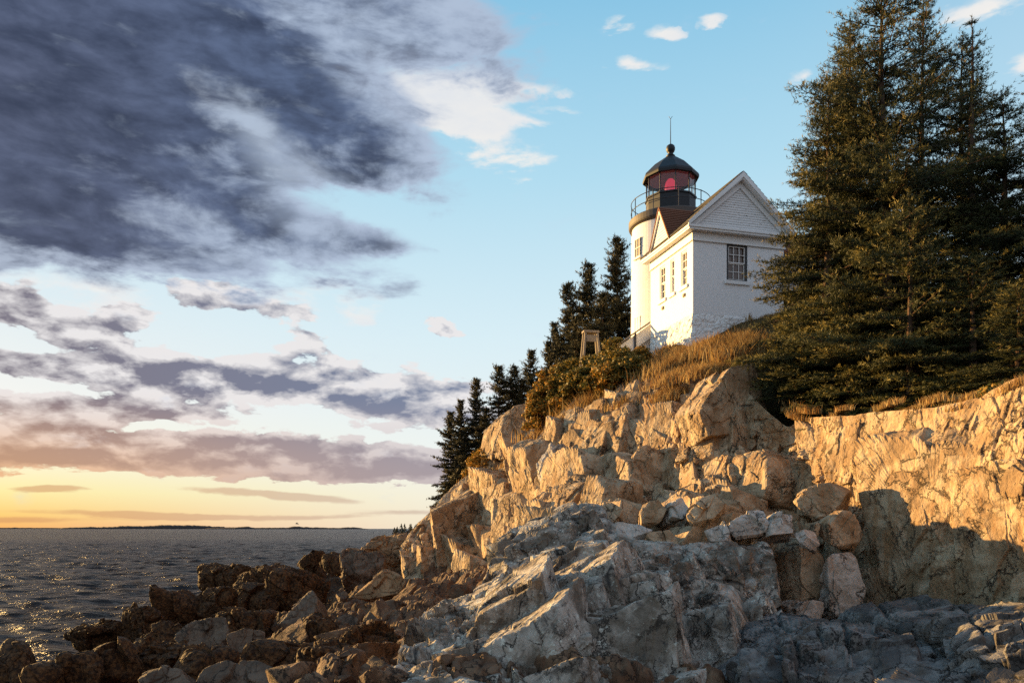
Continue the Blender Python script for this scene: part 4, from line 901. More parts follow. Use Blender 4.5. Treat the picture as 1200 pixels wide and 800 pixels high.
# wing set back on the right, mostly behind the spruces
q = MB(); wall_y0(q, Wd + .002, Wd + 3.4, .6, EV - .2, [(5.1, 5.75, 2.9, 4.55)], y=1.0); q.box(Wd + 3.1, Wd + 3.4, 1.3, Ln, .6, EV - .2); q.build('wing_wall', M['clap'], H)
q = MB(); q.box(5.1, 5.75, 1.2, 1.25, 2.9, 4.55)
wg = q.build('window', M['pane2'], H); q = MB()
for x in (5.1, 5.31, 5.52, 5.71): q.box(x, x + .045, 1.1, 1.19, 2.9, 4.55)
for z in (2.9, 3.3, 3.7, 4.1, 4.5): q.box(5.145, 5.7, 1.12, 1.18, z, z + .045)
q.build('sash', M['trim'], wg)
q = MB(); q.box(5.85, 6.35, .94, .998, 2.95, 4.8); q.build('shutter', M['trim'], H)
q = MB(); q.box(5.0, 7.6, .2, 1.0, 2.35, 2.62); q.build('porch_roof', M['shingle'], H)
slope_roof('roof', (Wd + 3.7, .7, EV - .25), (Wd + .3, .7, EV - .25), (Wd + 3.7, 2.9, EV + 1.6), (Wd + .3, 2.9, EV + 1.6), .06, M['shingle'], H)
slope_roof('roof', (Wd + 3.7, 5.1, EV - .25), (Wd + .3, 5.1, EV - .25), (Wd + 3.7, 2.9, EV + 1.6), (Wd + .3, 2.9, EV + 1.6), .06, M['shingle'], H)

# ---- boarded ramp railing going down beside the house
def at(px, py, Y): return Vector(W(px, py, Y))
a0, a1 = at(767, 374, 42.9), at(722, 405, 42.2); b0, b1 = at(767, 394, 42.9), at(722, 424, 42.2)
rl = empty('ramp_railing', (a0.x, a0.y, b0.z - .9)); tag(rl, 'sloping wooden railing running down from the left corner of the white house', 'railing')
o0 = rl.location
q = MB(); q.bar(a0 - o0, a1 - o0, .11, .08); q.build('top_rail', M['grey_wood'], rl)
q = MB(); q.bar(b0 - o0, b1 - o0, .07, .07); q.build('lower_rail', M['grey_wood'], rl)
for f in (0.02, .5, .97):
    p = a0.lerp(a1, f) - o0; q = MB(); q.bar((p.x, p.y + .07, p.z), (p.x, p.y + .07, p.z - 2.4), .1); q.build('post', M['iron'] if f == .5 else M['grey_wood'], rl)
q = MB(); n = 9
for i in range(n):
    f0, f1 = i / n, (i + 1) / n - .002; p0, p1 = a0.lerp(a1, f0) - o0, a0.lerp(a1, f1) - o0
    q.add([(p0.x, p0.y + .13, p0.z - .1), (p1.x, p1.y + .13, p1.z - .1), (p1.x, p1.y + .13, p1.z - 2.3), (p0.x, p0.y + .13, p0.z - 2.3), (p0.x, p0.y + .16, p0.z - .1), (p1.x, p1.y + .16, p1.z - .1), (p1.x, p1.y + .16, p1.z - 2.3), (p0.x, p0.y + .16, p0.z - 2.3)],
          [(0, 1, 2, 3), (7, 6, 5, 4), (0, 4, 5, 1), (1, 5, 6, 2), (2, 6, 7, 3), (3, 7, 4, 0)])
q.build('boarding', M['trim'], rl)
# ---- timber stand among the bushes
c = at(692, 420, 43.5); S = empty('timber_stand', c, R(12)); S.scale = (.84, .84, 1); tag(S, 'weathered grey timber stand with splayed legs above the orange bushes', 'stand')
tp = at(692, 390, 43.5).z - c.z
q = MB(); q.box(-.52, .52, -.28, .28, tp - .02, tp + .10); q.build('top_board', M['grey_wood'], S, bevel=.012)
for sx in (-1, 1):
    for sy in (-1, 1): q = MB(); q.bar((sx * .40, sy * .2, tp - .02), (sx * .62, sy * .34, -.7), .13, .1); q.build('leg', M['grey_wood'], S)
q = MB(); q.box(-.34, .34, -.27, -.22, tp - .52, tp - .16); q.build('front_panel', M['grey_wood'], S)

# ================================================================ spruces
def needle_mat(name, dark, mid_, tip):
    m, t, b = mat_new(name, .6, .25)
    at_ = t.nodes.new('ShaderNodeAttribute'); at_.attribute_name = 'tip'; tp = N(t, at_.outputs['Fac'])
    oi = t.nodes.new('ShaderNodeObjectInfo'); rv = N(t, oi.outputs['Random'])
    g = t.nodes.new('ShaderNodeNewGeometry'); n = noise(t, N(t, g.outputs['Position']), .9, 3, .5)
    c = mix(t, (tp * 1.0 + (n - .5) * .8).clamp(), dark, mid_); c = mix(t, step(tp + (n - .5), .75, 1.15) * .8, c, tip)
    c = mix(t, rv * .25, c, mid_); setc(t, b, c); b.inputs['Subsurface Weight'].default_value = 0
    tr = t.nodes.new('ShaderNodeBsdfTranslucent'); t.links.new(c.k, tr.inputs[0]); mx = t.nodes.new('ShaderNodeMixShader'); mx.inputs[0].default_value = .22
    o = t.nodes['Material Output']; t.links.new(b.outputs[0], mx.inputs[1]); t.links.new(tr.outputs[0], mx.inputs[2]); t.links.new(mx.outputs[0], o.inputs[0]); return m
M['needle'] = needle_mat('spruce_needles', (.020, .024, .010), (.064, .068, .022), (.30, .23, .06))  # olive tips are their own colour, pushed golden to paint sunlight on them
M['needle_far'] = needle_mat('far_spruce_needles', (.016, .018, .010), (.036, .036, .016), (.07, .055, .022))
M['bark'] = plain('spruce_bark', (.10, .062, .042), .9, .1, var=.4, scale=8)

def blades(pos, dirs, length, nb, bl, bw, rs, tipv):
    """needle tufts: bristle triangles round a short axis; all arrays"""
    n = len(pos); t_ = rs.rand(n, nb); ang = rs.rand(n, nb) * 6.2832
    ref = np.where(np.abs(dirs[:, 2:3]) > .9, np.array([[1., 0, 0]]), np.array([[0, 0, 1.]])); u = np.cross(dirs, ref); u /= np.linalg.norm(u, axis=1, keepdims=True); w = np.cross(dirs, u)
    rad = u[:, None] * np.cos(ang)[..., None] + w[:, None] * np.sin(ang)[..., None]
    base = pos[:, None] + dirs[:, None] * (t_ * length[:, None])[..., None]
    bd = dirs[:, None] * .62 + rad * .8; bd[..., 2] += .12
    tip = base + bd * (bl * (.7 + .6 * rs.rand(n, nb)))[..., None]
    side = np.cross(bd, rad + rs.normal(size=rad.shape) * .4); side /= np.linalg.norm(side, axis=2, keepdims=True) + 1e-9
    v = np.stack((base - side * bw / 2, base + side * bw / 2, tip), 2).reshape(-1, 3)
    f = np.arange(len(v)).reshape(-1, 3); a = np.repeat(tipv, nb * 3)
    return v, f, a
def spruce_mesh(h, rad, seed, gap=.26, per=6, twig=.17, nb=9, bl=.115, bw=.026, bare=0.0, lopside=0.0, base=.03, taper=1.0, droop=.22, sparse=.12, tuftlen=.20):
    """one spruce: trunk with limbs, and a crown of bristle tufts strung on drooping fronds"""
    rs = np.random.RandomState(seed); rr = random.Random(seed)
    q = MB(); lean = (rr.uniform(-.02, .02), rr.uniform(-.02, .02)); tr = lambda z: np.array((lean[0] * z + .04 * math.sin(z * .9 + seed), lean[1] * z, z))
    n = 14; q.tube([tr(h * i / n) for i in range(n + 1)], [max(.008, .019 * h * (1 - i / n) ** .9) for i in range(n + 1)], 8)
    P, Dr, Ln_, Tv = [], [], [], []
    z = h * base; lop = rr.uniform(0, 6.28); bumpy = [rr.uniform(.72, 1.18) for _ in range(40)]
    while z < h * .985:
        f = z / h; env = rad * rr.uniform(.82, 1.12) * (1 - f) ** taper * (1.0 if f > .12 else .72 + f * 2.3) * bumpy[int(f * 30)] + .10
        k = per if f < .8 else max(3, per - 2)
        for j in range(k):
            if rr.random() < sparse + bare * (f < .3): continue
            a = rr.uniform(0, 6.28); L0 = env * rr.choice((rr.uniform(.42, .8), rr.uniform(.7, 1.22), rr.uniform(.8, 1.22))) * (1 + lopside * math.cos(a - lop)); zz_ = z + rr.uniform(-.16, .16) * gap
            if zz_ > h * .99: continue
            up = .75 * f ** 1.6 - .12 + rr.uniform(-.12, .12); o = tr(zz_); out = np.array((math.cos(a), math.sin(a), 0.0)); sd_ = np.array((-math.sin(a), math.cos(a), 0.0))
            m = max(3, int(L0 / .28)); s = np.linspace(0, 1, m + 1)
            dropc = droop * L0 * (1 - f)
            wob = rr.uniform(-.08, .08) * L0
            ax = o[None] + out[None] * (s * L0)[:, None] + sd_[None] * (wob * np.sin(s * 3))[:, None]; ax[:, 2] += s * L0 * up - dropc * (s ** 1.4) + dropc * .55 * s ** 3
            if L0 > .5: q.tube([Vector(p) for p in ax[::2]] + ([] if m % 2 == 0 else [Vector(ax[-1])]), list(np.linspace(.012 + .009 * L0, .006, len(ax[::2]) + (m % 2))), 4, caps=False)
            # twigs both sides
            nt = max(3, int(L0 * .93 / twig))
            for i in range(nt):
                ss = .05 + .95 * (i + rr.random() * .6) / nt
                if ss > 1: ss = 1
                idx = ss * m; i0 = min(int(idx), m - 1); p = ax[i0] + (ax[i0 + 1] - ax[i0]) * (idx - i0); ad = ax[i0 + 1] - ax[i0]; ad /= np.linalg.norm(ad)
                for sg in (-1, 1):
                    if rr.random() < .12: continue
                    tl = (.16 + .42 * L0 * (1 - ss) ** .75 * (.4 + ss)) * rr.uniform(.6, 1.15); tl = min(tl, .9)
                    td = ad * rr.uniform(.55, .95) + sd_ * sg * .8; td[2] += rr.uniform(-.22, .16); td /= np.linalg.norm(td)
                    c = max(1, int(tl / (tuftlen * .8)))
                    for w in range(c):
                        jj = rs.normal(size=3) * .16; dd = td + jj; dd /= np.linalg.norm(dd)
                        P.append(p + td * (tl * w / c) + rs.normal(size=3) * .02); Dr.append(dd); Ln_.append(tuftlen * rr.uniform(.8, 1.3)); Tv.append(.25 + .75 * ss * (w + 1) / c)
                        if rr.random() < .35: d2 = dd + rs.normal(size=3) * .6; d2 /= np.linalg.norm(d2); P.append(P[-1]); Dr.append(d2); Ln_.append(tuftlen * .8); Tv.append(Tv[-1])
            P.append(ax[-1]); d = ax[-1] - ax[-2]; Dr.append(d / np.linalg.norm(d)); Ln_.append(tuftlen * 1.4); Tv.append(1.0)
        z += gap * (1.0 if f < .7 else .75)
    for i in range(8): P.append(tr(h * (.93 + .07 * i / 8))); Dr.append(np.array((.05, 0, 1.0))); Ln_.append(.15); Tv.append(.8)
    v, f, a = blades(np.array(P), np.array(Dr), np.array(Ln_), nb, bl, bw, rs, np.array(Tv))
    return q, v, f, a
def spruce(loc, mesh, label, group, mat='needle'):
    q, v, f, a = mesh; o = empty('spruce_tree', loc); tag(o, label, 'tree', group)
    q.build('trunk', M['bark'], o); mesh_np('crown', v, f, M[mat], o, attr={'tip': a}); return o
def spruce_copy(src, loc, rz, sc_, label):
    c = copy_tree(src); c.location = loc; c.rotation_euler = (0, 0, rz); c.scale = sc_ if hasattr(sc_, '__len__') else (sc_,) * 3; c['label'] = label; return c
def onpix(px, Y): x = (px - 600) / F * Y; return (x, Y, ground(x, Y) - .1)
def h_for(px, pytop, Y): return W(px, pytop, Y)[2] - onpix(px, Y)[2]
GR = 'tall spruces on the right above the cliff'
# the big group on the right
m1 = spruce_mesh(h_for(1042, -45, 27.5), 4.7, 1, gap=.50, per=11, lopside=.12, taper=.68, twig=.14, sparse=.2, droop=.28)
s1 = spruce(onpix(1042, 27.5), m1, 'tallest dark spruce reaching past the top edge of the picture', GR)
m2 = spruce_mesh(h_for(955, 88, 28.0), 3.3, 2, gap=.48, per=11, taper=.68, lopside=.16, twig=.14, sparse=.2, droop=.28)
s2 = spruce(onpix(968, 28.6), m2, 'big spruce nearest the white house with boughs reaching over its gable', GR)
m3 = spruce_mesh(h_for(1066, 228, 24.8), 2.2, 3, gap=.34, per=9, taper=.75, twig=.13, sparse=.15)
s3 = spruce(onpix(1068, 24.8), m3, 'small sunlit spruce standing in front of the tallest one', GR)
m4 = spruce_mesh(h_for(1135, 25, 28.5), 1.9, 4, gap=.36, per=5, sparse=.3, taper=.95)
s4 = spruce(onpix(1139, 28.5), m4, 'slim spruce with a thin open pointed top right of the tallest', GR)
s5 = spruce_copy(s2, onpix(1186, 26.0), 2.1, (1.0, 1.0, h_for(1186, 108, 26.0) / h_for(955, 88, 28.0)), 'dark spruce standing left of the one cut by the right edge')
s6 = spruce_copy(s1, onpix(1236, 25.5), 4.0, (.8, .8, h_for(1236, 60, 25.5) / h_for(1042, -45, 27.5)), 'spruce cut by the right edge of the picture')
s7 = spruce_copy(s3, onpix(1140, 23.6), 1.2, (1.05, 1.05, h_for(1140, 300, 23.6) / h_for(1066, 228, 24.8)), 'bushy low spruce in front of the slim open-topped one')
s8 = spruce_copy(s3, onpix(940, 28.6), 3.3, (1.0, 1.0, h_for(940, 365, 28.6) / h_for(1066, 228, 24.8)), 'low spruce beside the standing grey brown boulder')
s9 = spruce_copy(s3, onpix(1195, 21.5), 5.1, (.8, .8, h_for(1195, 330, 21.5) / h_for(1066, 228, 24.8)), 'bushy spruce low against the right edge of the picture')
s10 = spruce_copy(s2, onpix(1075, 30.5), 4.4, (.9, .9, h_for(1085, -10, 30.5) / h_for(955, 88, 28.0)), 'tall spruce directly behind the tallest one')
s11 = spruce_copy(s2, onpix(1000, 29.5), .8, (.95, .95, h_for(1000, 10, 29.5) / h_for(955, 88, 28.0)), 'tall spruce between the tallest one and the one nearest the house')
s12 = spruce_copy(s3, onpix(995, 26.6), 4.1, (1.0, 1.0, h_for(995, 340, 26.6) / h_for(1066, 228, 24.8)), 'low dense spruce on the cliff edge right of the boulder')
# the row down the ridge and the group by the tower
GL = 'spruces down the ridge left of the tower'
fk = dict(twig=.15, nb=9, bl=.15, bw=.05, tuftlen=.22)
mA = spruce_mesh(8.2, 2.9, 11, gap=.27, per=9, taper=.8, sparse=.12, **fk); mB = spruce_mesh(7.0, 2.1, 12, gap=.27, per=9, taper=.75, sparse=.12, **fk); mC = spruce_mesh(6.2, 1.9, 13, gap=.28, per=8, taper=.75, sparse=.15, **fk)
hA, hB, hC = 8.2, 7.0, 6.2
RW = [('C', 613, 446, 50, 1.1, 'short spruce between the knob and the spruce left of the small pale one'), ('C', 634, 436, 50.5, 1.1, 'short dark spruce under the small pale one'), ('B', 540, 470, 51, .8, 'pointed spruce third from the seaward end of the ridge'), ('A', 724, 279, 52, 1.05, 'tallest spruce beside the tower'), ('B', 690, 311, 53, 1.05, 'second spruce left of the tower with a narrow top'), ('A', 666, 331, 52, .8, 'ragged spruce behind the timber stand'),
      ('C', 642, 402, 53, .8, 'small pale spruce standing clear left of the ragged one'), ('C', 623, 412, 51, .95, 'spruce on the ridge just left of the small pale one'), ('B', 603, 430, 50, .95, 'dense spruce rising behind the brown rock knob'),
      ('C', 584, 431, 50, 1.1, 'narrow spruce rising left of the brown rock knob'), ('A', 558, 443, 51, .75, 'broad spruce second from the seaward end of the ridge'), ('B', 528, 484, 52, .9, 'outermost spruce at the seaward end of the ridge'),
      ('C', 571, 480, 50, 1.1, 'low dark spruce filling the gap in the ridge row'), ('B', 650, 380, 55, .9, 'dark spruce at the back between the row and the tower group'), ('C', 706, 345, 50, 1.2, 'low bushy spruce between the timber stand and the tower'),
      ('A', 545, 505, 54, .6, 'small spruce between the two outermost ones'), ('C', 676, 372, 49.5, 1.3, 'low dark spruce immediately behind the timber stand')]
src = {}
for i, (k, px, py, Y, wf, lab) in enumerate(RW):
    mesh, h0 = {'A': (mA, hA), 'B': (mB, hB), 'C': (mC, hC)}[k]; loc = onpix(px, Y); loc = (loc[0], loc[1], min(loc[2], W(px, py + 85, Y)[2])); hh = W(px, py, Y)[2] - loc[2]; s = hh / h0
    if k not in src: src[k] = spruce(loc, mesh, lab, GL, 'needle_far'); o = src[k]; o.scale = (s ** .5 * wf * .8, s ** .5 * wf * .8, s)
    else: o = spruce_copy(src[k], loc, i * 1.7, (s ** .5 * wf * .8, s ** .5 * wf * .8, s), lab)

# ================================================================ shrubs
def leaf_mat(name, a, b_, c_):
    m, t, b = mat_new(name, .6, .25); g = t.nodes.new('ShaderNodeNewGeometry'); P = N(t, g.outputs['Position']); n = noise(t, P, .8, 4, .6); f = noise(t, P, 6, 3, .6); r = N(t, g.outputs['Random Per Island'])
    c = mix(t, step(n + (r - .5) * .5, .36, .62), a, b_); c = mix(t, step(f + (r - .5) * .6, .55, .75), c, c_); setc(t, b, c)
    tr = t.nodes.new('ShaderNodeBsdfTranslucent'); t.links.new(c.k, tr.inputs[0]); mx = t.nodes.new('ShaderNodeMixShader'); mx.inputs[0].default_value = .3
    o = t.nodes['Material Output']; t.links.new(b.outputs[0], mx.inputs[1]); t.links.new(tr.outputs[0], mx.inputs[2]); t.links.new(mx.outputs[0], o.inputs[0]); return m
M['leaf'] = leaf_mat('autumn_shrub_leaves', (.10, .085, .016), (.34, .19, .03), (.50, .24, .035))
M['leafg'] = leaf_mat('green_shrub_leaves', (.06, .065, .014), (.17, .13, .025), (.34, .20, .035))
def shrub(px, py, Y, wpx, hpx, mat, seed, label, leaf=.075, n=5200, dy=1.0):
    rs = np.random.RandomState(seed); c = W(px, py, Y); wpx *= 1.12; hpx *= 1.22; ax, az_ = wpx / F * Y / 2, hpx / F * Y / 2; ay = ax * dy
    base = np.array((c[0], c[1], min(ground(c[0], c[1]), c[2] - az_ * .8))); H0 = c[2] + az_ - base[2]
    o = empty('shrub', base); tag(o, label, 'shrub', 'shrubs on the slope below the tower')
    st = MB(); cl = []
    for i in range(26):
        a = rs.uniform(0, 6.28); r = rs.uniform(.1, 1) ** .6; tp_ = np.array((math.cos(a) * r * ax * .85, math.sin(a) * r * ay * .85, H0 * rs.uniform(.45, .95) * math.sqrt(max(.1, 1 - .65 * r * r))))
        st.tube([Vector((tp_[0] * .1, tp_[1] * .1, -.1)), Vector(tp_ * (.45, .45, .5)), Vector(tp_)], [.03, .018, .006], 4, caps=False); cl.append(tp_)
    for i in range(60):
        a = rs.uniform(0, 6.28); r = rs.uniform(0, 1) ** .5; cl.append(np.array((math.cos(a) * r * ax, math.sin(a) * r * ay, H0 * rs.uniform(.12, .93) * math.sqrt(max(.08, 1 - .8 * r * r)))))
    st.build('stems', M['bark'], o); cl = np.array(cl); k = rs.randint(0, len(cl), n)
    d = rs.normal(size=(n, 3)); d /= np.linalg.norm(d, axis=1, keepdims=True); rr_ = rs.uniform(.5, 1.05, n)[:, None] * (.16 + .10 * min(ax, 2))
    p = cl[k] + d * rr_ * (1, 1, .7)
    u = rs.normal(size=(n, 3)); u /= np.linalg.norm(u, axis=1, keepdims=True); w = np.cross(u, d + .01); w /= np.linalg.norm(w, axis=1, keepdims=True); s = leaf * rs.uniform(.6, 1.3, n)[:, None]
    v = np.stack((p - u * s, p + w * s * .55, p + u * s, p - w * s * .55), 1).reshape(-1, 3)
    mesh_np('foliage', v, np.arange(len(v)).reshape(-1, 4), mat, o)
SH = [(744, 434, 37.6, 40, 30, 'leafg', 'green shrub directly below the corner of the white house'), (722, 448, 38.0, 46, 26, 'leaf', 'golden olive shrub below the green one at the house corner'), (732, 432, 38.6, 60, 38, 'leafg', 'green shrub nearest the ramp railing and the house corner'), (706, 430, 39.8, 56, 34, 'leafg', 'round green shrub in front of the timber stand'), (674, 440, 40.8, 56, 42, 'leafg', 'olive green shrub just left of the timber stand legs'),
      (650, 450, 41.6, 52, 46, 'leaf', 'orange and olive shrub in the middle of the slope thicket'), (634, 474, 41.6, 34, 40, 'leaf', 'orange shrub against the right side of the brown rock knob'), (690, 448, 39.3, 54, 36, 'leafg', 'dark low shrub above the tall pale grass clump'),
      (662, 472, 40.6, 36, 26, 'leaf', 'low olive shrub at the lower edge of the thicket'), (720, 405, 40.8, 36, 22, 'leafg', 'small shrub poking up behind the thicket beside the stand'), (752, 418, 38.3, 20, 20, 'leaf', 'small orange bush at the foot of the railing'),
      (572, 538, 46.5, 44, 22, 'leaf', 'low golden bush at the foot of the ridge spruces left of the brown knob'), (556, 552, 47.5, 24, 14, 'leaf', 'lowest golden bush nearest the sea on the ridge'),
      (716, 440, 38.2, 50, 26, 'leaf', 'olive bush just above the bare rock rib below the railing'),
      (1168, 462, 19.9, 26, 20, 'leafg', 'small green bush on the cliff edge at the far right')]
for i, (px, py, Y, w_, h_, mt, lab) in enumerate(SH): shrub(px, py, Y, w_, h_, M[mt], 400 + i, lab, n=int(2200 + w_ * h_ * 3.2))

# ================================================================ dry grass (nobody could count it)
m, t, b = mat_new('dry_grass', .7, .2); at_ = t.nodes.new('ShaderNodeAttribute'); at_.attribute_name = 'tone'; tv = N(t, at_.outputs['Fac']); g = t.nodes.new('ShaderNodeNewGeometry'); n = noise(t, N(t, g.outputs['Position']), 1.1, 4, .6)
c = mix(t, step(n + (tv - .5) * .5, .35, .65), (.24, .12, .038), (.52, .36, .15)); c = mix(t, step(tv - n * .3, .55, .8) * .5, c, (.12, .10, .03)); setc(t, b, c)
tr = t.nodes.new('ShaderNodeBsdfTranslucent'); t.links.new(c.k, tr.inputs[0]); mx = t.nodes.new('ShaderNodeMixShader'); mx.inputs[0].default_value = .35
o = t.nodes['Material Output']; t.links.new(b.outputs[0], mx.inputs[1]); t.links.new(tr.outputs[0], mx.inputs[2]); t.links.new(mx.outputs[0], o.inputs[0]); M['grass'] = m
def grass(name, P, hts, rs, w=.014, lean=.45):
    n = len(P); a = rs.uniform(0, 6.28, n); d = np.stack((np.cos(a), np.sin(a), np.zeros(n)), 1); l = rs.uniform(.15, 1, n)[:, None] * lean * hts[:, None]; up = np.array((0, 0, 1.0))
    wd = np.array((.25, -.05, 0)) * hts[:, None] * rs.uniform(-1.2, 1.6, n)[:, None]
    s = np.stack((-np.sin(a), np.cos(a), np.zeros(n)), 1) * w * rs.uniform(.7, 1.4, n)[:, None]
    m1 = P + up * (hts * .55)[:, None] + d * l * .3 + wd * .3; m2 = P + up * hts[:, None] * .95 + d * l + wd
    v = np.stack((P - s, P + s, m1 + s * .8, m1 - s * .8, m2), 1).reshape(-1, 3); k = np.arange(n)[:, None] * 5
    return mesh_np(name, v, [np.hstack((k, k + 1, k + 2, k + 3)), np.hstack((k + 3, k + 2, k + 4))], M['grass'], attr={'tone': np.repeat(rs.rand(n), 5)})
rs = np.random.RandomState(9)
# on the hillside, in tussocks
T0 = []; 
px = rs.uniform(500, 1330, 24000); s_ = rs.rand(24000) ** 1.6; y0 = np.interp(px, [a for a, b in CR], [b for a, b in CR]); Yt = y0 + .35 + s_ * (15 - 4 * (px > 900)); xt = (px - 600) / F * Yt
keep = (px < 700) | (px > 770) | (Yt < 39.5); lx = (xt - 8.63) * .966 + (Yt - 38) * .26; ly = -(xt - 8.63) * .26 + (Yt - 38) * .966
keep &= ~((lx > -.15) & (lx < 8.5) & (ly > -.15) & (ly < 6)) & (np.hypot(xt - TX, Yt - TY) > 2.5); xt, Yt = xt[keep], Yt[keep]
zt = groundA(np.stack((xt, Yt), 1)) - .14; kk = 9
P = np.repeat(np.stack((xt, Yt, zt), 1), kk, 0) + rs.normal(size=(len(xt) * kk, 3)) * (.12, .12, 0); hts = np.repeat(rs.uniform(.14, .48, len(xt)), kk) * rs.uniform(.6, 1.2, len(P))
Yt_ = P[:, 1] - np.interp(600 + F * P[:, 0] / P[:, 1], [a for a, b in CR], [b for a, b in CR]); pn = fbm(P * .55, 3, 31); k_ = (pn > -.02 - .25 * rs.rand(len(P))) & ((P[:, 0] / P[:, 1] < .30) | ((pn > .1) & (Yt_ > 4.5))); P, hts = P[k_], hts[k_] * np.where(P[k_][:, 0] / P[k_][:, 1] > .30, .42, 1)
ga = grass('grass', P, hts, rs); ga['kind'] = 'stuff'
# tall pale clumps and ledge tussocks: traced places
CL = [(706, 470, 38.6, 40, 1.5), (690, 478, 38.9, 36, 1.1), (718, 462, 38.3, 20, 1.2), (655, 500, 41.0, 46, .8), (640, 508, 41.6, 26, .7), (672, 492, 40, 30, .7), (745, 468, 35.4, 34, .5), (760, 445, 36.6, 30, .7), (775, 430, 36.8, 34, .8),
      (800, 424, 35.5, 46, .8), (826, 414, 35.5, 50, .9), (850, 408, 34.5, 40, .9), (872, 412, 33, 40, .9), (800, 440, 33.8, 40, .6), (835, 436, 32.4, 40, .6), (930, 487, 26.9, 18, .4), (945, 482, 26.3, 20, .5), (985, 482, 24.8, 16, .35), (1040, 476, 23.2, 18, .4), (1092, 470, 21.7, 16, .45), (1120, 478, 20.9, 30, .4), (1140, 466, 20.5, 26, .4),
      (1070, 480, 22.3, 30, .3), (588, 530, 45.8, 26, .5), (606, 536, 43.5, 24, .35), (560, 552, 47.6, 16, .35), (785, 462, 33.3, 26, .5), (1196, 452, 18.8, 30, .5)]
Ps, Hs = [], []
for (px, py, Y, w_, hh) in CL:
    if px > 900: hh *= .6; w_ *= .5
    n = int(300 + w_ * 26); u = rs.normal(size=n) * .42; x = (px - 600) / F * Y + u * w_ / F * Y; y = Y + rs.normal(size=n) * .35
    zz_ = W(px, py, Y)[2] + hh * .15 - u * 0.0; slope = np.clip((groundA(np.stack((x, y), 1)) - groundA(np.array([[(px - 600) / F * Y, Y]]))[0]), -.8, .8)
    Ps.append(np.stack((x, y, zz_ + slope * .8 - hh * .4), 1)); Hs.append(rs.uniform(.5, 1.1, n) * hh)
gb_ = grass('tall_grass', np.concatenate(Ps), np.concatenate(Hs), rs, w=.013, lean=.55); gb_['kind'] = 'stuff'
# low heath plants on the slope in front of the house
s13 = spruce_copy(s1, onpix(985, 31.5), 2.6, (.85, .85, h_for(985, 60, 31.5) / h_for(1042, -45, 27.5)), 'dark spruce farther back between the tallest spruce and the house')
s14 = spruce_copy(s2, onpix(1120, 29.8), 5.5, (.9, .9, h_for(1110, 40, 29.8) / h_for(955, 88, 28.0)), 'dense spruce behind the slim open-topped one')

# ================================================================ far land, gull
m_isl = plain('far_wooded_land', (.055, .045, .040), .95, .1)
def island(name, az0, az1, dist, hmax, seed):
    n = 160; V = []; rs = random.Random(seed); xs = np.linspace(0, 1, n); prof = np.sin(xs * math.pi) ** .35 * (.55 + .45 * np.clip(fbm(np.stack((xs * 9, xs * 0, xs * 0 + seed), 1), 4, seed) + .3, 0, 1.4)) * hmax
    prof += .12 * hmax * np.abs(fbm(np.stack((xs * 120, xs * 0, xs * 0 + seed), 1), 2, seed)) * (np.sin(xs * math.pi) > .12)
    rows = []
    for j, (dd, hf) in enumerate(((0, -.1), (0, .25), (60, .8), (220, 1.0), (600, .5), (900, -.1))):
        rows.append(np.stack((np.tan(np.radians(az0 + (az1 - az0) * xs)) * (dist + dd), np.full(n, dist + dd), prof * hf if hf > 0 else np.full(n, -3.0)), 1))
    G = np.stack(rows, 1); o = mesh_np(name, G.reshape(-1, 3), grid_faces(n, 6)[:, ::-1], m_isl, smooth=True); o['kind'] = 'structure'
az_ = lambda px: math.degrees(math.atan((px - 600) / F))
island('far_hills', az_(70), az_(300), 9000, 46, 2); island('distant_island', az_(240), az_(432), 7000, 24, 5); island('distant_shore', az_(-260), az_(120), 14000, 40, 8)
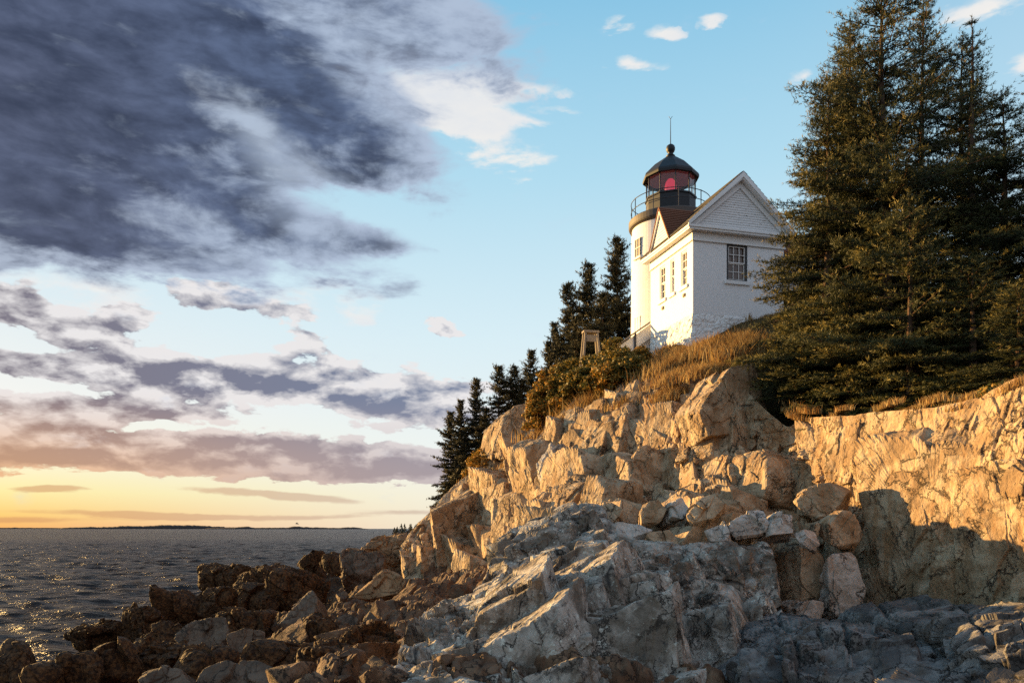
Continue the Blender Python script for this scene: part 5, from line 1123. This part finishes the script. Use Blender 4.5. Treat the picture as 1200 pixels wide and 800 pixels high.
# headland with a wood on it, beyond the point
q = np.linspace(0, 1, 60); xs = -68 + q * 90; G = []
for dd, hf in ((0, -1.0), (2, .9), (10, 1.7), (30, 2.6), (60, 2.0), (90, -1)):
    G.append(np.stack((xs, np.full(60, 380.0) + dd, hf * np.clip(q * 8, 0, 1) + .35 * fbm(np.stack((xs * .3, xs * 0 + dd, xs * 0), 1), 3, 4)), 1))
G = np.stack(G, 1); hd = mesh_np('headland', G.reshape(-1, 3), grid_faces(60, 6)[:, ::-1], M['shore']); hd['kind'] = 'structure'
rs = np.random.RandomState(5); n = 130; V, Fc = [], []; b0 = 0
for i in range(n):
    x = rs.uniform(-61, 20); y = rs.uniform(388, 430); h = rs.uniform(2.6, 5.8) * min(1, (x + 64) / 8); r = h * .19; kz = 9
    for j in range(kz * 7):
        z = h * (j / (kz * 7)); a = rs.uniform(0, 6.28); rr_ = r * (1 - z / h) * rs.uniform(.6, 1.3) + .08
        p = np.array((x, y, 1.8 + z)); e = p + np.array((math.cos(a) * rr_ * 2, math.sin(a) * rr_ * 2, -.1)); s = np.array((-math.sin(a), math.cos(a), 0)) * .25
        V += [p + (0, 0, .35), e + s, e - s - np.array((0, 0, .3))]; Fc.append((b0, b0 + 1, b0 + 2)); b0 += 3
w = mesh_np('treeline', np.array(V), np.array(Fc), M['needle_far'], attr={'tip': np.full(len(V), .3)}); w['kind'] = 'stuff'
# gull over the water
g0 = W(348, 613.5, 150); gl_ = empty('gull', g0, R(20)); tag(gl_, 'small dark gull flying low over the sea near the horizon', 'bird')
q = MB(); q.tube([(-.34, 0, .02), (-.22, 0, .03), (-.05, 0, .03), (.15, 0, .0), (.30, 0, -.02), (.42, 0, -.02)], [.012, .05, .075, .07, .035, .015], 8)
q.tube([(-.33, 0, .02), (-.40, 0, .0)], [.014, .004], 5); bd = q.build('body', plain('gull_grey', (.16, .15, .15)), gl_, smooth=True)
for s in (-1, 1):
    q = MB(); pts = [(0, 0, .05), (-.08, s * .22, .22), (.0, s * .42, .25), (.16, s * .68, .12)]; ch = [.19, .17, .12, .02]
    vs = []; [vs.extend([(p[0] - c / 2, p[1], p[2]), (p[0] + c / 2, p[1], p[2]), (p[0] + c / 2, p[1], p[2] - .015), (p[0] - c / 2, p[1], p[2] - .015)]) for p, c in zip(pts, ch)]
    fs = []; [fs.extend([(4 * i, 4 * i + 1, 4 * i + 5, 4 * i + 4), (4 * i + 1, 4 * i + 2, 4 * i + 6, 4 * i + 5), (4 * i + 2, 4 * i + 3, 4 * i + 7, 4 * i + 6), (4 * i + 3, 4 * i, 4 * i + 4, 4 * i + 7)]) for i in range(3)]
    q.add(vs, fs + [(0, 3, 2, 1), (12, 13, 14, 15)]); q.build('wing', plain('gull_wing', (.10, .095, .095)), gl_)
